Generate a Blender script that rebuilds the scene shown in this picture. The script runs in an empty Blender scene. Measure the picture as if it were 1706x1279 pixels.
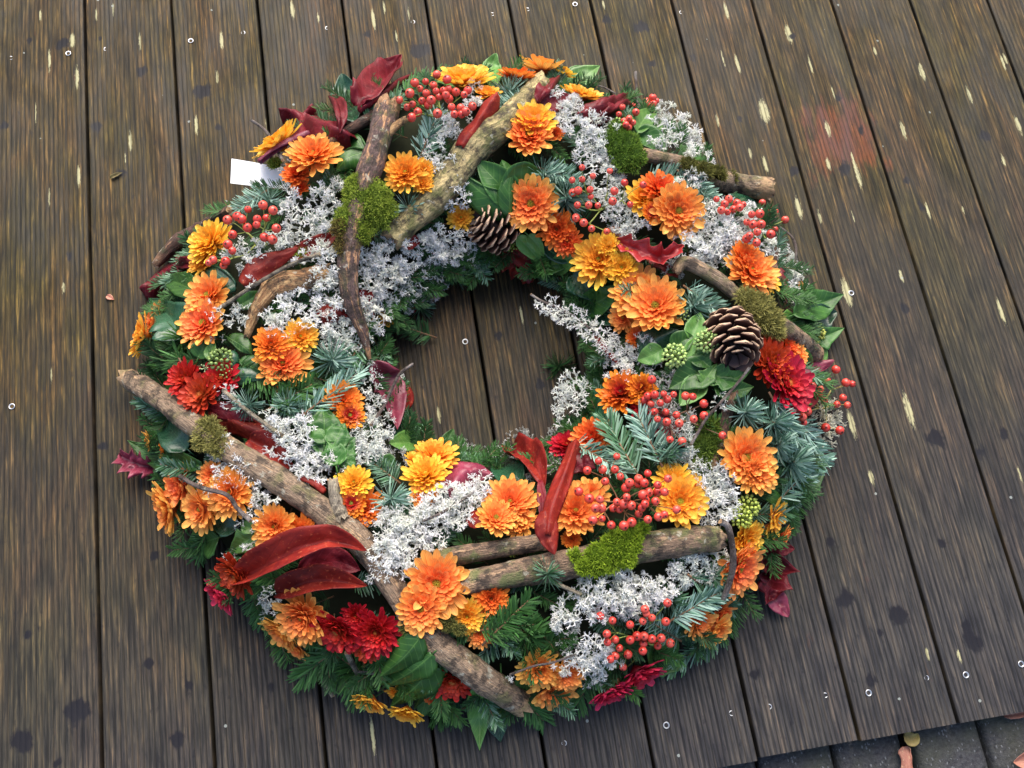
import bpy, math, random
import numpy as np
from mathutils import Matrix, Vector, noise
random.seed(7); rng = np.random.default_rng(7)
SC = bpy.context.scene; COL = SC.collection
# ------------------------------------------------------------------ camera
FPX = 1542.62; CAMH = 1.1118
PITCH, ROLL, YAW = 1.25250914, 0.16249947, -0.31203401
cp, sp = math.cos(PITCH), math.sin(PITCH)
_F = np.array([0, cp, -sp]); _R = np.array([1, 0, 0.]); _U = np.array([0, sp, cp])
c_, s_ = math.cos(ROLL), math.sin(ROLL); _R, _U = c_*_R+s_*_U, -s_*_R+c_*_U
cy_, sy_ = math.cos(YAW), math.sin(YAW); _M = np.array([[cy_, -sy_, 0], [sy_, cy_, 0], [0, 0, 1]])
CR, CU, CF = _M@_R, _M@_U, _M@_F
cam = bpy.data.cameras.new('camera'); camo = bpy.data.objects.new('camera', cam); COL.objects.link(camo)
camo.matrix_world = Matrix([[CR[0], CU[0], -CF[0], 0], [CR[1], CU[1], -CF[1], 0], [CR[2], CU[2], -CF[2], CAMH], [0, 0, 0, 1]])
cam.lens = FPX/1706*36; cam.sensor_width = 36; cam.clip_start = .01; cam.clip_end = 200
SC.camera = camo
# ------------------------------------------------------------------ light
SUN_EL, SUN_AZ = math.radians(46), math.radians(8)      # azimuth clockwise from +Y
w = bpy.data.worlds.new('World'); SC.world = w; w.use_nodes = True
nt = w.node_tree; bg = nt.nodes['Background']
sky = nt.nodes.new('ShaderNodeTexSky'); sky.sky_type = 'NISHITA'; sky.sun_disc = False
sky.sun_elevation = SUN_EL; sky.sun_rotation = SUN_AZ; sky.air_density = 1.0; sky.dust_density = 4.0; sky.ozone_density = 1.0
nt.links.new(sky.outputs[0], bg.inputs[0]); bg.inputs[1].default_value = 0.13
sl = bpy.data.lights.new('sun', 'SUN'); sl.energy = 2.0; sl.angle = math.radians(60); sl.color = (1, .935, .84)
so = bpy.data.objects.new('sun', sl); COL.objects.link(so)
sd = Vector((math.sin(SUN_AZ)*math.cos(SUN_EL), math.cos(SUN_AZ)*math.cos(SUN_EL), math.sin(SUN_EL)))
so.rotation_euler = sd.to_track_quat('Z', 'Y').to_euler(); so.location = sd*3
SC.view_settings.view_transform = 'Standard'; SC.view_settings.look = 'None'
SC.view_settings.exposure = 1.16; SC.view_settings.gamma = 1
# ------------------------------------------------------------------ wreath body and pixel rays
CX, CY, R0, A0, H0 = .088, .372, .266, .136, .104
def hs(x, y):
    u = abs(math.hypot(x-CX, y-CY)-R0)/A0
    return 0. if u >= 1 else H0*(1-u**2.3)**.55
def ray(px, py):
    d = CF*FPX+CR*(px-853)+CU*(639.5-py); return d/np.linalg.norm(d)
def ground(px, py, z=0.):
    d = ray(px, py); return np.array([0, 0, CAMH])+d*((z-CAMH)/d[2])
ZMIN = 0.
def P(px, py, lift=.01):
    d = ray(px, py); z = .2
    while z > 0:
        q = np.array([0, 0, CAMH])+d*((z-CAMH)/d[2])
        if z <= max(hs(q[0], q[1])+lift, ZMIN): return q
        z -= .0015
    return ground(px, py, max(lift, .001))
def msz(px, q):
    return px*float(np.dot(q-np.array([0, 0, CAMH]), CF))/FPX
def near_card(q):
    c = ground(425, 292); return math.hypot(q[0]-c[0], q[1]-c[1]) < .085
def V3(*a): return np.array(a, float)
def nrm(v):
    v = np.asarray(v, float); return v/(np.linalg.norm(v)+1e-12)
def snorm(q, mx=.9):
    dx, dy = q[0]-CX, q[1]-CY; r = math.hypot(dx, dy)+1e-9
    s = max(-1, min(1, (r-R0)/A0)); t = s*mx
    return nrm([dx/r*math.sin(t), dy/r*math.sin(t), math.cos(t)])
def frame(n, spin=0.):
    n = nrm(n); a = nrm(np.cross([0, 1, .1], n)); b = np.cross(n, a)
    c, s = math.cos(spin), math.sin(spin)
    return np.array([c*a+s*b, -s*a+c*b, n]).T
# ------------------------------------------------------------------ mesh helper
class MB:
    def __init__(s): s.V = []; s.F = []; s.C = []; s.U = []; s.n = 0
    def add(s, V, F, col=None, uv=None, mat=0):
        V = np.asarray(V, np.float32).reshape(-1, 3); m = len(V)
        for f in (F if isinstance(F, list) and len(F) and isinstance(F[0], np.ndarray) and F[0].ndim == 2 else [np.asarray(F)]):
            if len(f): s.F.append((np.asarray(f, np.int32)+s.n, mat))
        s.V.append(V)
        C = np.ones((m, 3), np.float32)*.5 if col is None else np.broadcast_to(np.asarray(col, np.float32), (m, 3))
        U = np.zeros((m, 3), np.float32) if uv is None else np.asarray(uv, np.float32)
        s.C.append(C); s.U.append(U); s.n += m
    def mesh(s, name, mats, org=None, smooth=True):
        V = np.concatenate(s.V); C = np.concatenate(s.C); U = np.concatenate(s.U)
        if org is not None: V = V-np.asarray(org, np.float32)
        me = bpy.data.meshes.new(name); me.vertices.add(len(V)); me.vertices.foreach_set('co', V.astype(np.float32).ravel())
        tot = np.concatenate([np.full(len(f), f.shape[1], np.int32) for f, m in s.F])
        idx = np.concatenate([f.ravel() for f, m in s.F]); mi = np.concatenate([np.full(len(f), m, np.int32) for f, m in s.F])
        st = np.concatenate([[0], np.cumsum(tot)[:-1]]).astype(np.int32)
        me.loops.add(len(idx)); me.loops.foreach_set('vertex_index', idx.astype(np.int32))
        me.polygons.add(len(tot)); me.polygons.foreach_set('loop_start', st)
        me.polygons.foreach_set('material_index', mi); me.polygons.foreach_set('use_smooth', np.full(len(tot), smooth))
        a = me.attributes.new('Col', 'FLOAT_COLOR', 'POINT'); a.data.foreach_set('color', np.c_[C, np.ones(len(C))].astype(np.float32).ravel())
        a = me.attributes.new('luv', 'FLOAT_VECTOR', 'POINT'); a.data.foreach_set('vector', U.ravel())
        for m in (mats if isinstance(mats, (list, tuple)) else [mats]): me.materials.append(m)
        me.update(calc_edges=True); me.validate(); return me
def obj(name, me, parent=None, loc=(0, 0, 0), rot=None, scale=1., label=None, cat=None, kind=None, group=None):
    o = bpy.data.objects.new(name, me); COL.objects.link(o)
    M = Matrix.Translation(Vector([float(v) for v in loc]))
    if rot is not None: M = M @ Matrix([list(map(float, r)) for r in rot]).to_4x4()
    if scale != 1.: M = M @ Matrix.Scale(scale, 4)
    if parent is not None: o.parent = parent
    o.matrix_local = M
    if label: o['label'] = label
    if cat: o['category'] = cat
    if kind: o['kind'] = kind
    if group: o['group'] = group
    return o
WORG = V3(CX, CY, 0)
wreath = obj('wreath', None, loc=WORG, cat='wreath',
             label='large round autumn wreath of orange blooms, lichen, branches and berries on the deck')
def part(name, mb, mats, label=None, kind=None, smooth=True, parent=None, porg=None):
    org = mb.V[0][0].astype(float); p = parent or wreath; b = WORG if porg is None else porg
    return obj(name, mb.mesh(name, mats, org, smooth), p, org-b, label=label, kind=kind)
# ------------------------------------------------------------------ materials
def newmat(name, rough=.5, spec=.5):
    m = bpy.data.materials.new(name); m.use_nodes = True; t = m.node_tree
    b = t.nodes['Principled BSDF']; b.inputs['Roughness'].default_value = rough; b.inputs['Specular IOR Level'].default_value = spec
    return m, t, b
def N(t, k, **kw):
    n = t.nodes.new('ShaderNode'+k)
    for a, v in kw.items(): setattr(n, a, v)
    return n
def lk(t, a, b): t.links.new(a, b)
def mth(t, op, a, b=None, c=None, clamp=False):
    n = N(t, 'Math', operation=op, use_clamp=clamp)
    for i, v in enumerate((a, b, c)):
        if v is None: continue
        if isinstance(v, (int, float)): n.inputs[i].default_value = v
        else: lk(t, v, n.inputs[i])
    return n.outputs[0]
def mix(t, f, a, b, blend='MIX'):
    n = N(t, 'Mix', data_type='RGBA', blend_type=blend)
    for i, v in ((0, f), (6, a), (7, b)):
        if isinstance(v, (int, float)): n.inputs[i].default_value = v
        elif isinstance(v, tuple): n.inputs[i].default_value = (*v, 1)
        else: lk(t, v, n.inputs[i])
    return n.outputs[2]
def attr(t, nm, out='Color'):
    return N(t, 'Attribute', attribute_name=nm).outputs[out]
def noi(t, scale, detail=3, rough=.55, vec=None, dist=0.):
    n = N(t, 'TexNoise'); n.inputs['Scale'].default_value = scale; n.inputs['Detail'].default_value = detail
    n.inputs['Roughness'].default_value = rough; n.inputs['Distortion'].default_value = dist
    if vec is not None: lk(t, vec, n.inputs['Vector'])
    return n.outputs['Fac']
def mapv(t, sc, loc=None, src='Object'):
    tc = N(t, 'TexCoord'); m = N(t, 'Mapping'); m.inputs['Scale'].default_value = sc
    lk(t, tc.outputs[src], m.inputs['Vector'])
    if loc is not None: lk(t, loc, m.inputs['Location'])
    return m.outputs[0]
def ramp(t, f, pts):
    r = N(t, 'ValToRGB'); e = r.color_ramp.elements
    while len(e) < len(pts): e.new(.5)
    for i, (p, c) in enumerate(pts): e[i].position = p; e[i].color = (*c, 1) if isinstance(c, tuple) else (c, c, c, 1)
    lk(t, f, r.inputs[0]); return r.outputs[0]
def bump(t, b, h, strength=.5, dist=.001):
    n = N(t, 'Bump'); n.inputs['Strength'].default_value = strength; n.inputs['Distance'].default_value = dist
    lk(t, h, n.inputs['Height']); lk(t, n.outputs[0], b.inputs['Normal'])
def translucent(m, t, b, colr, fac):
    tr = N(t, 'BsdfTranslucent'); lk(t, colr, tr.inputs['Color']); mx = N(t, 'MixShader'); mx.inputs[0].default_value = fac
    lk(t, b.outputs[0], mx.inputs[1]); lk(t, tr.outputs[0], mx.inputs[2]); lk(t, mx.outputs[0], t.nodes['Material Output'].inputs[0])

# petals: vertex pigment + fine streaks
m, t, b = newmat('petal', .5, .3); c = attr(t, 'Col')
u = attr(t, 'luv', 'Vector'); sx = N(t, 'SeparateXYZ'); lk(t, u, sx.inputs[0])
st = mth(t, 'SINE', mth(t, 'MULTIPLY', sx.outputs[0], 14.)); st = mth(t, 'MULTIPLY_ADD', st, .09, .95)
oi = N(t, 'ObjectInfo'); hsv = N(t, 'HueSaturation'); lk(t, c, hsv.inputs['Color'])
hsv.inputs['Value'].default_value = 1.0; lk(t, mth(t, 'MULTIPLY_ADD', oi.outputs['Random'], .022, .489), hsv.inputs['Hue'])
c2 = mix(t, 1., hsv.outputs[0], st, 'MULTIPLY'); lk(t, c2, b.inputs['Base Color']); translucent(m, t, b, c2, .28); M_PETAL = m
# simple vertex coloured materials
def vmat(name, rough, spec, nz=None, tr=0, amt=.25):
    m, t, b = newmat(name, rough, spec); c = attr(t, 'Col')
    if nz:
        f = noi(t, nz, 3, vec=mapv(t, (1, 1, 1))); c = mix(t, 1., c, ramp(t, f, [(.3, 1-amt), (.7, 1+0.0)]), 'MULTIPLY')
    lk(t, c, b.inputs['Base Color'])
    if tr: translucent(m, t, b, c, tr)
    return m
M_NEEDLE = vmat('fir_needle', .5, .25, tr=.12)
M_LICHEN = vmat('lichen_white', .85, .15, 90, tr=.35, amt=.04)
M_MOSS = vmat('moss_green', .85, .15, tr=.2)
M_STALK = vmat('stalk', .55, .4, 150)
M_CONE = vmat('cone_scale', .5, .4, 220)
M_CENTRE = vmat('floret_centre', .6, .2)
M_UMBEL = vmat('ivy_berry', .4, .5)
M_CORE = vmat('wreath_core', .9, .1, 60)
m, t, b = newmat('red_berry', .22, .5)
oi = N(t, 'ObjectInfo'); f = noi(t, 110, 2, vec=mapv(t, (1, 1, 1), oi.outputs['Location']))
cA = mix(t, oi.outputs['Random'], (.62, .055, .035), (.80, .13, .08)); cB = mix(t, ramp(t, f, [(.35, 0.), (.75, 1.)]), cA, (.42, .022, .022))
lk(t, cB, b.inputs['Base Color']); b.inputs['Subsurface Weight'].default_value = .15; b.inputs['Subsurface Radius'].default_value = (.004, .001, .0005); b.inputs['Subsurface Scale'].default_value = .5
M_BERRY = m
m, t, b = newmat('berry_calyx', .8, .2); b.inputs['Base Color'].default_value = (.04, .02, .018, 1); M_CALYX = m
m, t, b = newmat('card_white', .6, .3); b.inputs['Base Color'].default_value = (.93, .93, .93, 1); M_CARD = m
m, t, b = newmat('screw_steel', .3, .5); b.inputs['Base Color'].default_value = (.55, .56, .58, 1); b.inputs['Metallic'].default_value = .9; M_STEEL = m
m, t, b = newmat('screw_recess', .7, .3); b.inputs['Base Color'].default_value = (.02, .02, .025, 1); M_RECESS = m
# leaves (veins follow the leaf's own coordinates)
def leafmat(name, base, dark, vein, rough, veinamt, spots=None, tr=.08, spec=.5, under=None):
    m, t, b = newmat(name, rough, spec); sx = N(t, 'SeparateXYZ'); lk(t, attr(t, 'luv', 'Vector'), sx.inputs[0])
    au = mth(t, 'ABSOLUTE', sx.outputs[0]); vv = sx.outputs[1]
    mid = mth(t, 'SUBTRACT', 1., mth(t, 'DIVIDE', au, .05), clamp=True)
    s = mth(t, 'SINE', mth(t, 'MULTIPLY', mth(t, 'SUBTRACT', vv, mth(t, 'MULTIPLY', au, .28)), 44.))
    sv = mth(t, 'MULTIPLY', mth(t, 'SUBTRACT', s, .9, clamp=True), 7., clamp=True)
    vn = mth(t, 'MULTIPLY', mth(t, 'MAXIMUM', mid, sv), veinamt, clamp=True)
    oi = N(t, 'ObjectInfo'); f = noi(t, 45, 4, .6, mapv(t, (1, 1, 1), oi.outputs['Location'])); f2 = noi(t, 260, 2, .5, mapv(t, (1, 1, 1)))
    c = mix(t, ramp(t, f, [(.3, 0.), (.72, 1.)]), base, dark)
    hv = N(t, 'HueSaturation'); lk(t, c, hv.inputs['Color']); lk(t, mth(t, 'MULTIPLY_ADD', oi.outputs['Random'], .6, .72), hv.inputs['Value'])
    c = mix(t, vn, hv.outputs[0], vein)
    if spots: c = mix(t, ramp(t, f2, [(.62, 0.), (.72, .7)]), c, spots)
    if under:
        g = N(t, 'NewGeometry'); c = mix(t, mth(t, 'MULTIPLY', g.outputs['Backfacing'], .7), c, under)
    lk(t, c, b.inputs['Base Color'])
    h = mth(t, 'ADD', mth(t, 'MULTIPLY', vn, -.6), mth(t, 'ADD', mth(t, 'MULTIPLY', f, .8), mth(t, 'MULTIPLY', f2, .25))); bump(t, b, h, .45, .0012)
    lk(t, ramp(t, f2, [(.2, rough-.06), (.8, rough+.12)]), b.inputs['Roughness'])
    if tr: translucent(m, t, b, c, tr)
    return m
M_RED = leafmat('leaf_red', (.25, .020, .011), (.10, .006, .007), (.10, .010, .010), .5, .4, (.42, .09, .04), spec=.22)
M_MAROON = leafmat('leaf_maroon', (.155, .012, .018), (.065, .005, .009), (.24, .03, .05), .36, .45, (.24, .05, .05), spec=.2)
M_BRIGHT = leafmat('leaf_scarlet', (.36, .022, .022), (.30, .015, .018), (.55, .08, .06), .4, .4)
M_PURPLE = leafmat('leaf_purple', (.22, .03, .06), (.12, .012, .03), (.30, .07, .09), .42, .4)
M_GREEN = leafmat('leaf_ivy', (.045, .135, .022), (.022, .075, .018), (.15, .30, .07), .34, .5, None, .12, spec=.35)
M_LGREEN = leafmat('leaf_ivy_pale', (.12, .27, .05), (.07, .18, .04), (.26, .42, .13), .34, .5, None, .15)
M_DGREEN = leafmat('leaf_ivy_dark', (.018, .075, .035), (.012, .045, .022), (.06, .14, .07), .26, .45, None, .05)
M_DRY = leafmat('leaf_dry', (.50, .22, .15), (.33, .12, .08), (.55, .3, .2), .6, .4, (.5, .35, .2))
M_DRYG = leafmat('leaf_dry_olive', (.20, .17, .05), (.14, .10, .03), (.3, .22, .1), .6, .4, (.3, .2, .1))
# bark
def barkmat(name, bark, dark, wood, green, woodamt, greenamt):
    m, t, b = newmat(name, .72, .3); uv = attr(t, 'luv', 'Vector')
    mp = N(t, 'Mapping'); mp.inputs['Scale'].default_value = (1.5, 3.2, 1); lk(t, uv, mp.inputs['Vector'])
    mp2 = N(t, 'Mapping'); mp2.inputs['Scale'].default_value = (3.2, 11, 1); lk(t, uv, mp2.inputs['Vector'])
    oi = N(t, 'ObjectInfo'); 
    f1 = noi(t, 2.2, 5, .65, mp.outputs[0], .6); f2 = noi(t, 2.4, 4, .7, mp2.outputs[0], .3); f3 = noi(t, 46, 4, .6, mapv(t, (1, 1, 1))); f4 = noi(t, 85, 3, .6, mapv(t, (1, 1, 1), oi.outputs['Location']))
    c = mix(t, ramp(t, f2, [(.33, 0.), (.62, 1.)]), dark, bark)
    c = mix(t, ramp(t, f1, [(.66-woodamt*.24, 0.), (.71-woodamt*.20, 1.)]), c, wood)
    sz = N(t, 'SeparateXYZ'); lk(t, uv, sz.inputs[0]); ef = ramp(t, mth(t, 'ADD', sz.outputs[2], mth(t, 'MULTIPLY_ADD', f2, 1.2, -.7)), [(.42, 0.), (.60, .9)]); c = mix(t, ef, c, mix(t, f2, tuple(v*.7 for v in wood), tuple(min(.75, v*1.25) for v in wood)))
    c = mix(t, mth(t, 'MULTIPLY', ramp(t, f3, [(.62-greenamt*.25, 0.), (.72-greenamt*.2, .8)]), 1.), c, green)
    c = mix(t, ramp(t, f4, [(.62, 0.), (.68, .7)]), c, (.50, .48, .38)); f5 = noi(t, 70, 5, .7, mapv(t, (1, 1, 1))); c = mix(t, ramp(t, f5, [(.40, .85), (.52, 0.)]), c, (.045, .034, .028))
    c = mix(t, ramp(t, f2, [(.20, .85), (.40, 0.)]), c, (.02, .015, .012))
    lk(t, c, b.inputs['Base Color']); h = mth(t, 'ADD', mth(t, 'MULTIPLY', f2, 1.2), mth(t, 'MULTIPLY', f1, .8)); h = mth(t, 'ADD', h, mth(t, 'MULTIPLY', f5, 1.6)); bump(t, b, h, 1., .0035)
    return m
B_TAN = barkmat('bark_tan_green', (.42, .34, .16), (.19, .155, .07), (.62, .48, .23), (.13, .14, .045), .55, .5)
B_PURP = barkmat('bark_purple_brown', (.19, .12, .105), (.08, .05, .045), (.60, .33, .17), (.10, .11, .04), .5, .35)
B_DARK = barkmat('bark_red_brown', (.15, .075, .055), (.05, .03, .025), (.30, .17, .10), (.07, .08, .04), .3, .15)
B_WOOD = barkmat('bark_split_wood', (.40, .22, .10), (.16, .07, .035), (.58, .36, .17), (.2, .17, .08), .7, .1)
B_GRAY = barkmat('bark_grey_brown', (.38, .27, .18), (.15, .105, .075), (.56, .36, .20), (.17, .16, .07), .3, .35)
B_PALE = barkmat('bark_pale', (.38, .33, .25), (.17, .14, .11), (.50, .42, .30), (.2, .22, .1), .4, .2)
B_TWIG = barkmat('bark_twig_grey', (.26, .20, .18), (.12, .09, .085), (.40, .35, .32), (.2, .2, .17), .3, .2)
B_MIX = barkmat('bark_mottled', (.30, .20, .13), (.12, .08, .06), (.62, .40, .24), (.12, .15, .05), .38, .5)
m, t, b = newmat('broken_wood', .8, .2); uv = attr(t, 'luv', 'Vector'); f = noi(t, 260, 3, .7, mapv(t, (1, 1, 1)))
c = ramp(t, f, [(.3, (.22, .12, .06)), (.7, (.60, .43, .25))]); lk(t, c, b.inputs['Base Color']); bump(t, b, f, .8, .001); M_BROKEN = m
# ------------------------------------------------------------------ generic geometry
def catmull(pts, n):
    pts = np.asarray(pts, float)
    if len(pts) == 2: return pts[0]+(pts[1]-pts[0])*np.linspace(0, 1, n)[:, None]
    Q = np.vstack([2*pts[0]-pts[1], pts, 2*pts[-1]-pts[-2]]); out = []
    for s in np.linspace(0, len(pts)-1-1e-6, n):
        i = int(s); u = s-i; a, b, c, d = Q[i:i+4]
        out.append(.5*((2*b)+(c-a)*u+(2*a-5*b+4*c-d)*u*u+(3*b-a-3*c+d)*u**3))
    return np.array(out)
def tube(mb, pts, rad, k=6, col=None, cap=True, mat=0):
    pts = np.asarray(pts, float); n = len(pts); rad = np.broadcast_to(rad, (n,))
    T = np.gradient(pts, axis=0); T /= np.linalg.norm(T, axis=1)[:, None]+1e-12
    a = np.cross(T[0], [.3, .2, 1.]); a = nrm(a); ang = np.linspace(0, 2*math.pi, k, endpoint=False); V = []; U = []; L = 0
    for i in range(n):
        a = nrm(a-T[i]*np.dot(a, T[i])); b = np.cross(T[i], a)
        V.append(pts[i]+rad[i]*(np.cos(ang)[:, None]*a+np.sin(ang)[:, None]*b))
        if i: L += np.linalg.norm(pts[i]-pts[i-1])
        U.append(np.c_[np.full(k, L*12), np.abs(ang/math.pi-1), np.zeros(k)])
    V = np.concatenate(V); U = np.concatenate(U); F = []
    for i in range(n-1):
        j = np.arange(k); F.append(np.c_[i*k+j, i*k+(j+1) % k, (i+1)*k+(j+1) % k, (i+1)*k+j])
    F = np.concatenate(F); fl = [F]
    if cap: fl.append(np.array([list(range(k))[::-1], [(n-1)*k+j for j in range(k)]]))
    mb.add(V, fl, col, U, mat)
def ico(sub=0):
    import bmesh
    bm = bmesh.new(); bmesh.ops.create_icosphere(bm, subdivisions=sub, radius=1); V = np.array([v.co[:] for v in bm.verts]); F = np.array([[v.index for v in f.verts] for f in bm.faces]); bm.free(); return V, F
ICO1 = ico(1); ICO2 = ico(2)
# ------------------------------------------------------------------ deck
GX0, PW = -.40033, .12; EDGE = -.1314; GAP = .0042
def g2(l): return [ground(x, y) for x, y in l]
KN = [(104, 72, 11), (236, 119, 9), (161, 210, 10), (7, 207, 7), (337, 152, 15), (203, 289, 8), (700, 84, 17), (1069, 44, 13), (1010, 30, 9), (1398, 161, 7), (1435, 217, 6), (1408, 281, 11), (1232, 196, 5), (1640, 226, 11), (1323, 284, 9), (1511, 302, 6), (1536, 343, 7), (1559, 730, 15), (1672, 722, 9), (1634, 752, 11), (1508, 512, 8), (1409, 999, 14), (1498, 1027, 15), (1451, 1131, 9), (1623, 1070, 14), (1610, 1045, 9), (257, 926, 7), (45, 1055, 6), (246, 1103, 7), (314, 1138, 6), (128, 1184, 17), (37, 1234, 16), (296, 1231, 10), (452, 1146, 6), (94, 1275, 7), (1570, 905, 6), (1385, 905, 7), (48, 70, 6), (363, 210, 6), (1155, 95, 7), (1085, 105, 6), (1255, 1125, 8), (830, 560, 7), (900, 640, 8), (1320, 60, 6)]
FL = [(67, 26, 30, 5), (82, 100, 50, 6), (120, 67, 34, 11), (128, 129, 50, 8), (60, 188, 50, 3), (217, 235, 40, 7), (327, 208, 42, 7), (369, 67, 40, 8), (131, 293, 45, 7), (82, 328, 40, 4), (487, 15, 42, 9), (188, 15, 35, 4), (208, 264, 35, 3), (362, 128, 30, 5), (622, 32, 50, 8), (681, 23, 30, 4), (1006, 7, 22, 6), (640, 12, 30, 5), (1210, 18, 40, 8), (1229, 106, 46, 8), (1314, 56, 46, 13), (1273, 185, 52, 20), (1379, 214, 36, 10), (1380, 273, 27, 9), (1429, 290, 62, 9), (1421, 265, 30, 6), (1458, 85, 20, 6), (1536, 120, 42, 11), (1505, 217, 42, 8), (1615, 158, 40, 7), (1696, 208, 42, 10), (1672, 267, 26, 8), (1250, 255, 26, 6), (1275, 273, 36, 9), (1331, 346, 48, 11), (1366, 361, 30, 6), (1675, 97, 26, 6), (1605, 349, 18, 5), (1668, 519, 48, 9), (1514, 683, 62, 13), (1419, 706, 50, 11), (1452, 795, 26, 9), (1411, 487, 55, 15), (621, 1225, 60, 6), (731, 690, 30, 6), (1545, 1090, 20, 5), (1598, 1092, 22, 6), (1700, 790, 30, 5), (1195, 200, 26, 7), (160, 25, 30, 4), (660, 60, 26, 4), (530, 30, 26, 5)]
_k = np.array([[*ground(x, y)[:2], r*.00074] for x, y, r in KN])
for i in range(45): _k = np.vstack([_k, [rng.uniform(-.7, 1.3), rng.uniform(-.12, 1.6), rng.uniform(.0022, .0055)]])
_f = np.array([[*ground(x, y)[:2], l*.00072*.62, w_*.0007*.62] for x, y, l, w_ in FL])
for i in range(70):
    _f = np.vstack([_f, [rng.uniform(-.7, 1.3), rng.uniform(.4, 1.6), rng.uniform(.008, .02), rng.uniform(.0012, .003)]])
RS = [ground(1306, 165), ground(1440, 138), ground(1500, 285), ground(1362, 318)]
RSx0 = (RS[0][0]+RS[3][0])/2; RSx1 = (RS[1][0]+RS[2][0])/2; RSy0 = (RS[2][1]+RS[3][1])/2; RSy1 = (RS[0][1]+RS[1][1])/2
m, t, b = newmat('deck_wood', .5, .22)
oi = N(t, 'ObjectInfo'); ofs = N(t, 'CombineXYZ'); lk(t, mth(t, 'MULTIPLY', oi.outputs['Random'], 40), ofs.inputs[0]); lk(t, mth(t, 'MULTIPLY', oi.outputs['Random'], 17), ofs.inputs[1])
st = attr(t, 'Col'); ss = N(t, 'SeparateColor'); lk(t, st, ss.inputs[0]); lu = N(t, 'SeparateXYZ'); lk(t, attr(t, 'luv', 'Vector'), lu.inputs[0])
groove, sky_sheen, wear = lu.outputs[0], lu.outputs[1], lu.outputs[2]
s1 = noi(t, 1, 4, .6, mapv(t, (340, 9, 1), ofs.outputs[0]), .2); s2 = noi(t, 1, 5, .65, mapv(t, (900, 28, 1), ofs.outputs[0])); s3 = noi(t, 1, 4, .6, mapv(t, (26, 7, 1), ofs.outputs[0]), .8); s4 = noi(t, 1, 3, .6, mapv(t, (8, 3, 1), ofs.outputs[0]), .5)
s5 = noi(t, 1, 4, .7, mapv(t, (1300, 130, 1), ofs.outputs[0])); s7 = noi(t, 1, 3, .6, mapv(t, (190, 22, 1), ofs.outputs[0]), .3)
sv = mth(t, 'ADD', mth(t, 'MULTIPLY', s1, .45), mth(t, 'ADD', mth(t, 'MULTIPLY', s2, .38), mth(t, 'ADD', mth(t, 'MULTIPLY', s3, .15), mth(t, 'MULTIPLY_ADD', s7, .38, -.13))))
warm = ramp(t, sv, [(.43, (.008, .006, .003)), (.54, (.036, .0245, .0095)), (.625, (.088, .055, .018)), (.73, (.28, .165, .055))])
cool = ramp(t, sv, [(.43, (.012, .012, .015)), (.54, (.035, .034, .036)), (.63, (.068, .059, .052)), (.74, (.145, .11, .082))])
c = mix(t, sky_sheen, warm, cool)  # blue-grey sky sheen painted into the wood colour of the near boards
olive = mix(t, 1., c, (.93, 1.07, .72), 'MULTIPLY'); c = mix(t, mth(t, 'MULTIPLY', ramp(t, s4, [(.38, 0.), (.60, 1.)]), mth(t, 'SUBTRACT', 1.1, sky_sheen, clamp=True)), c, olive)
plum = mix(t, 1., c, (1.0, .80, .80), 'MULTIPLY'); c = mix(t, mth(t, 'MULTIPLY', ramp(t, s3, [(.46, 0.), (.64, .75)]), mth(t, 'SUBTRACT', 1.2, sky_sheen, clamp=True)), c, plum)
wet = mix(t, 1., c, (.50, .50, .58), 'MULTIPLY'); s6 = noi(t, 1, 4, .6, mapv(t, (15, 5, 1), ofs.outputs[0]), .9); c = mix(t, ramp(t, s6, [(.48, 0.), (.66, .8)]), c, wet)
rd = mix(t, ramp(t, s2, [(.35, 0.), (.65, 1.)]), (.04, .011, .007), (.25, .075, .022)); rd = mix(t, ramp(t, s6, [(.4, 0.), (.6, .75)]), rd, (.09, .035, .035))
rn = noi(t, 1, 4, .65, mapv(t, (60, 16, 1), ofs.outputs[0])); c = mix(t, ramp(t, mth(t, 'ADD', ss.outputs[2], mth(t, 'MULTIPLY_ADD', rn, 2.6, -1.45)), [(.30, 0.), (.85, .8)]), c, rd)
gr = mth(t, 'MULTIPLY', mth(t, 'SUBTRACT', 1., groove), mth(t, 'SUBTRACT', 1., mth(t, 'MULTIPLY', wear, .6)))
c = mix(t, mth(t, 'MULTIPLY', gr, .92, clamp=True), c, (.006, .005, .004))
fn = mth(t, 'ADD', ss.outputs[1], mth(t, 'MULTIPLY_ADD', s5, 2.4, -1.3)); flk = ramp(t, fn, [(.42, 0.), (.62, 1.)])
c = mix(t, mth(t, 'MULTIPLY', flk, mth(t, 'MULTIPLY_ADD', groove, .6, .35)), c, mix(t, s2, (.22, .19, .08), (.56, .54, .32)))
kn = noi(t, 1, 3, .6, mapv(t, (120, 60, 1), ofs.outputs[0])); kf = ramp(t, mth(t, 'ADD', ss.outputs[0], mth(t, 'MULTIPLY_ADD', kn, 1.7, -.88)), [(.15, 0.), (.5, .96)])
c = mix(t, kf, c, (.006, .006, .010))
vo = N(t, 'TexVoronoi'); vo.inputs['Scale'].default_value = 1; vo.inputs['Randomness'].default_value = 1; lk(t, mapv(t, (48, 48, 1), ofs.outputs[0]), vo.inputs['Vector'])
sc = N(t, 'SeparateColor'); lk(t, vo.outputs['Color'], sc.inputs[0])
spk = mth(t, 'MULTIPLY', mth(t, 'LESS_THAN', mth(t, 'ADD', vo.outputs['Distance'], mth(t, 'MULTIPLY', s5, .07)), .12), mth(t, 'GREATER_THAN', sc.outputs[0], .90))
c = mix(t, mth(t, 'MULTIPLY', spk, .75), c, (.27, .30, .28))
lk(t, c, b.inputs['Base Color'])
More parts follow.
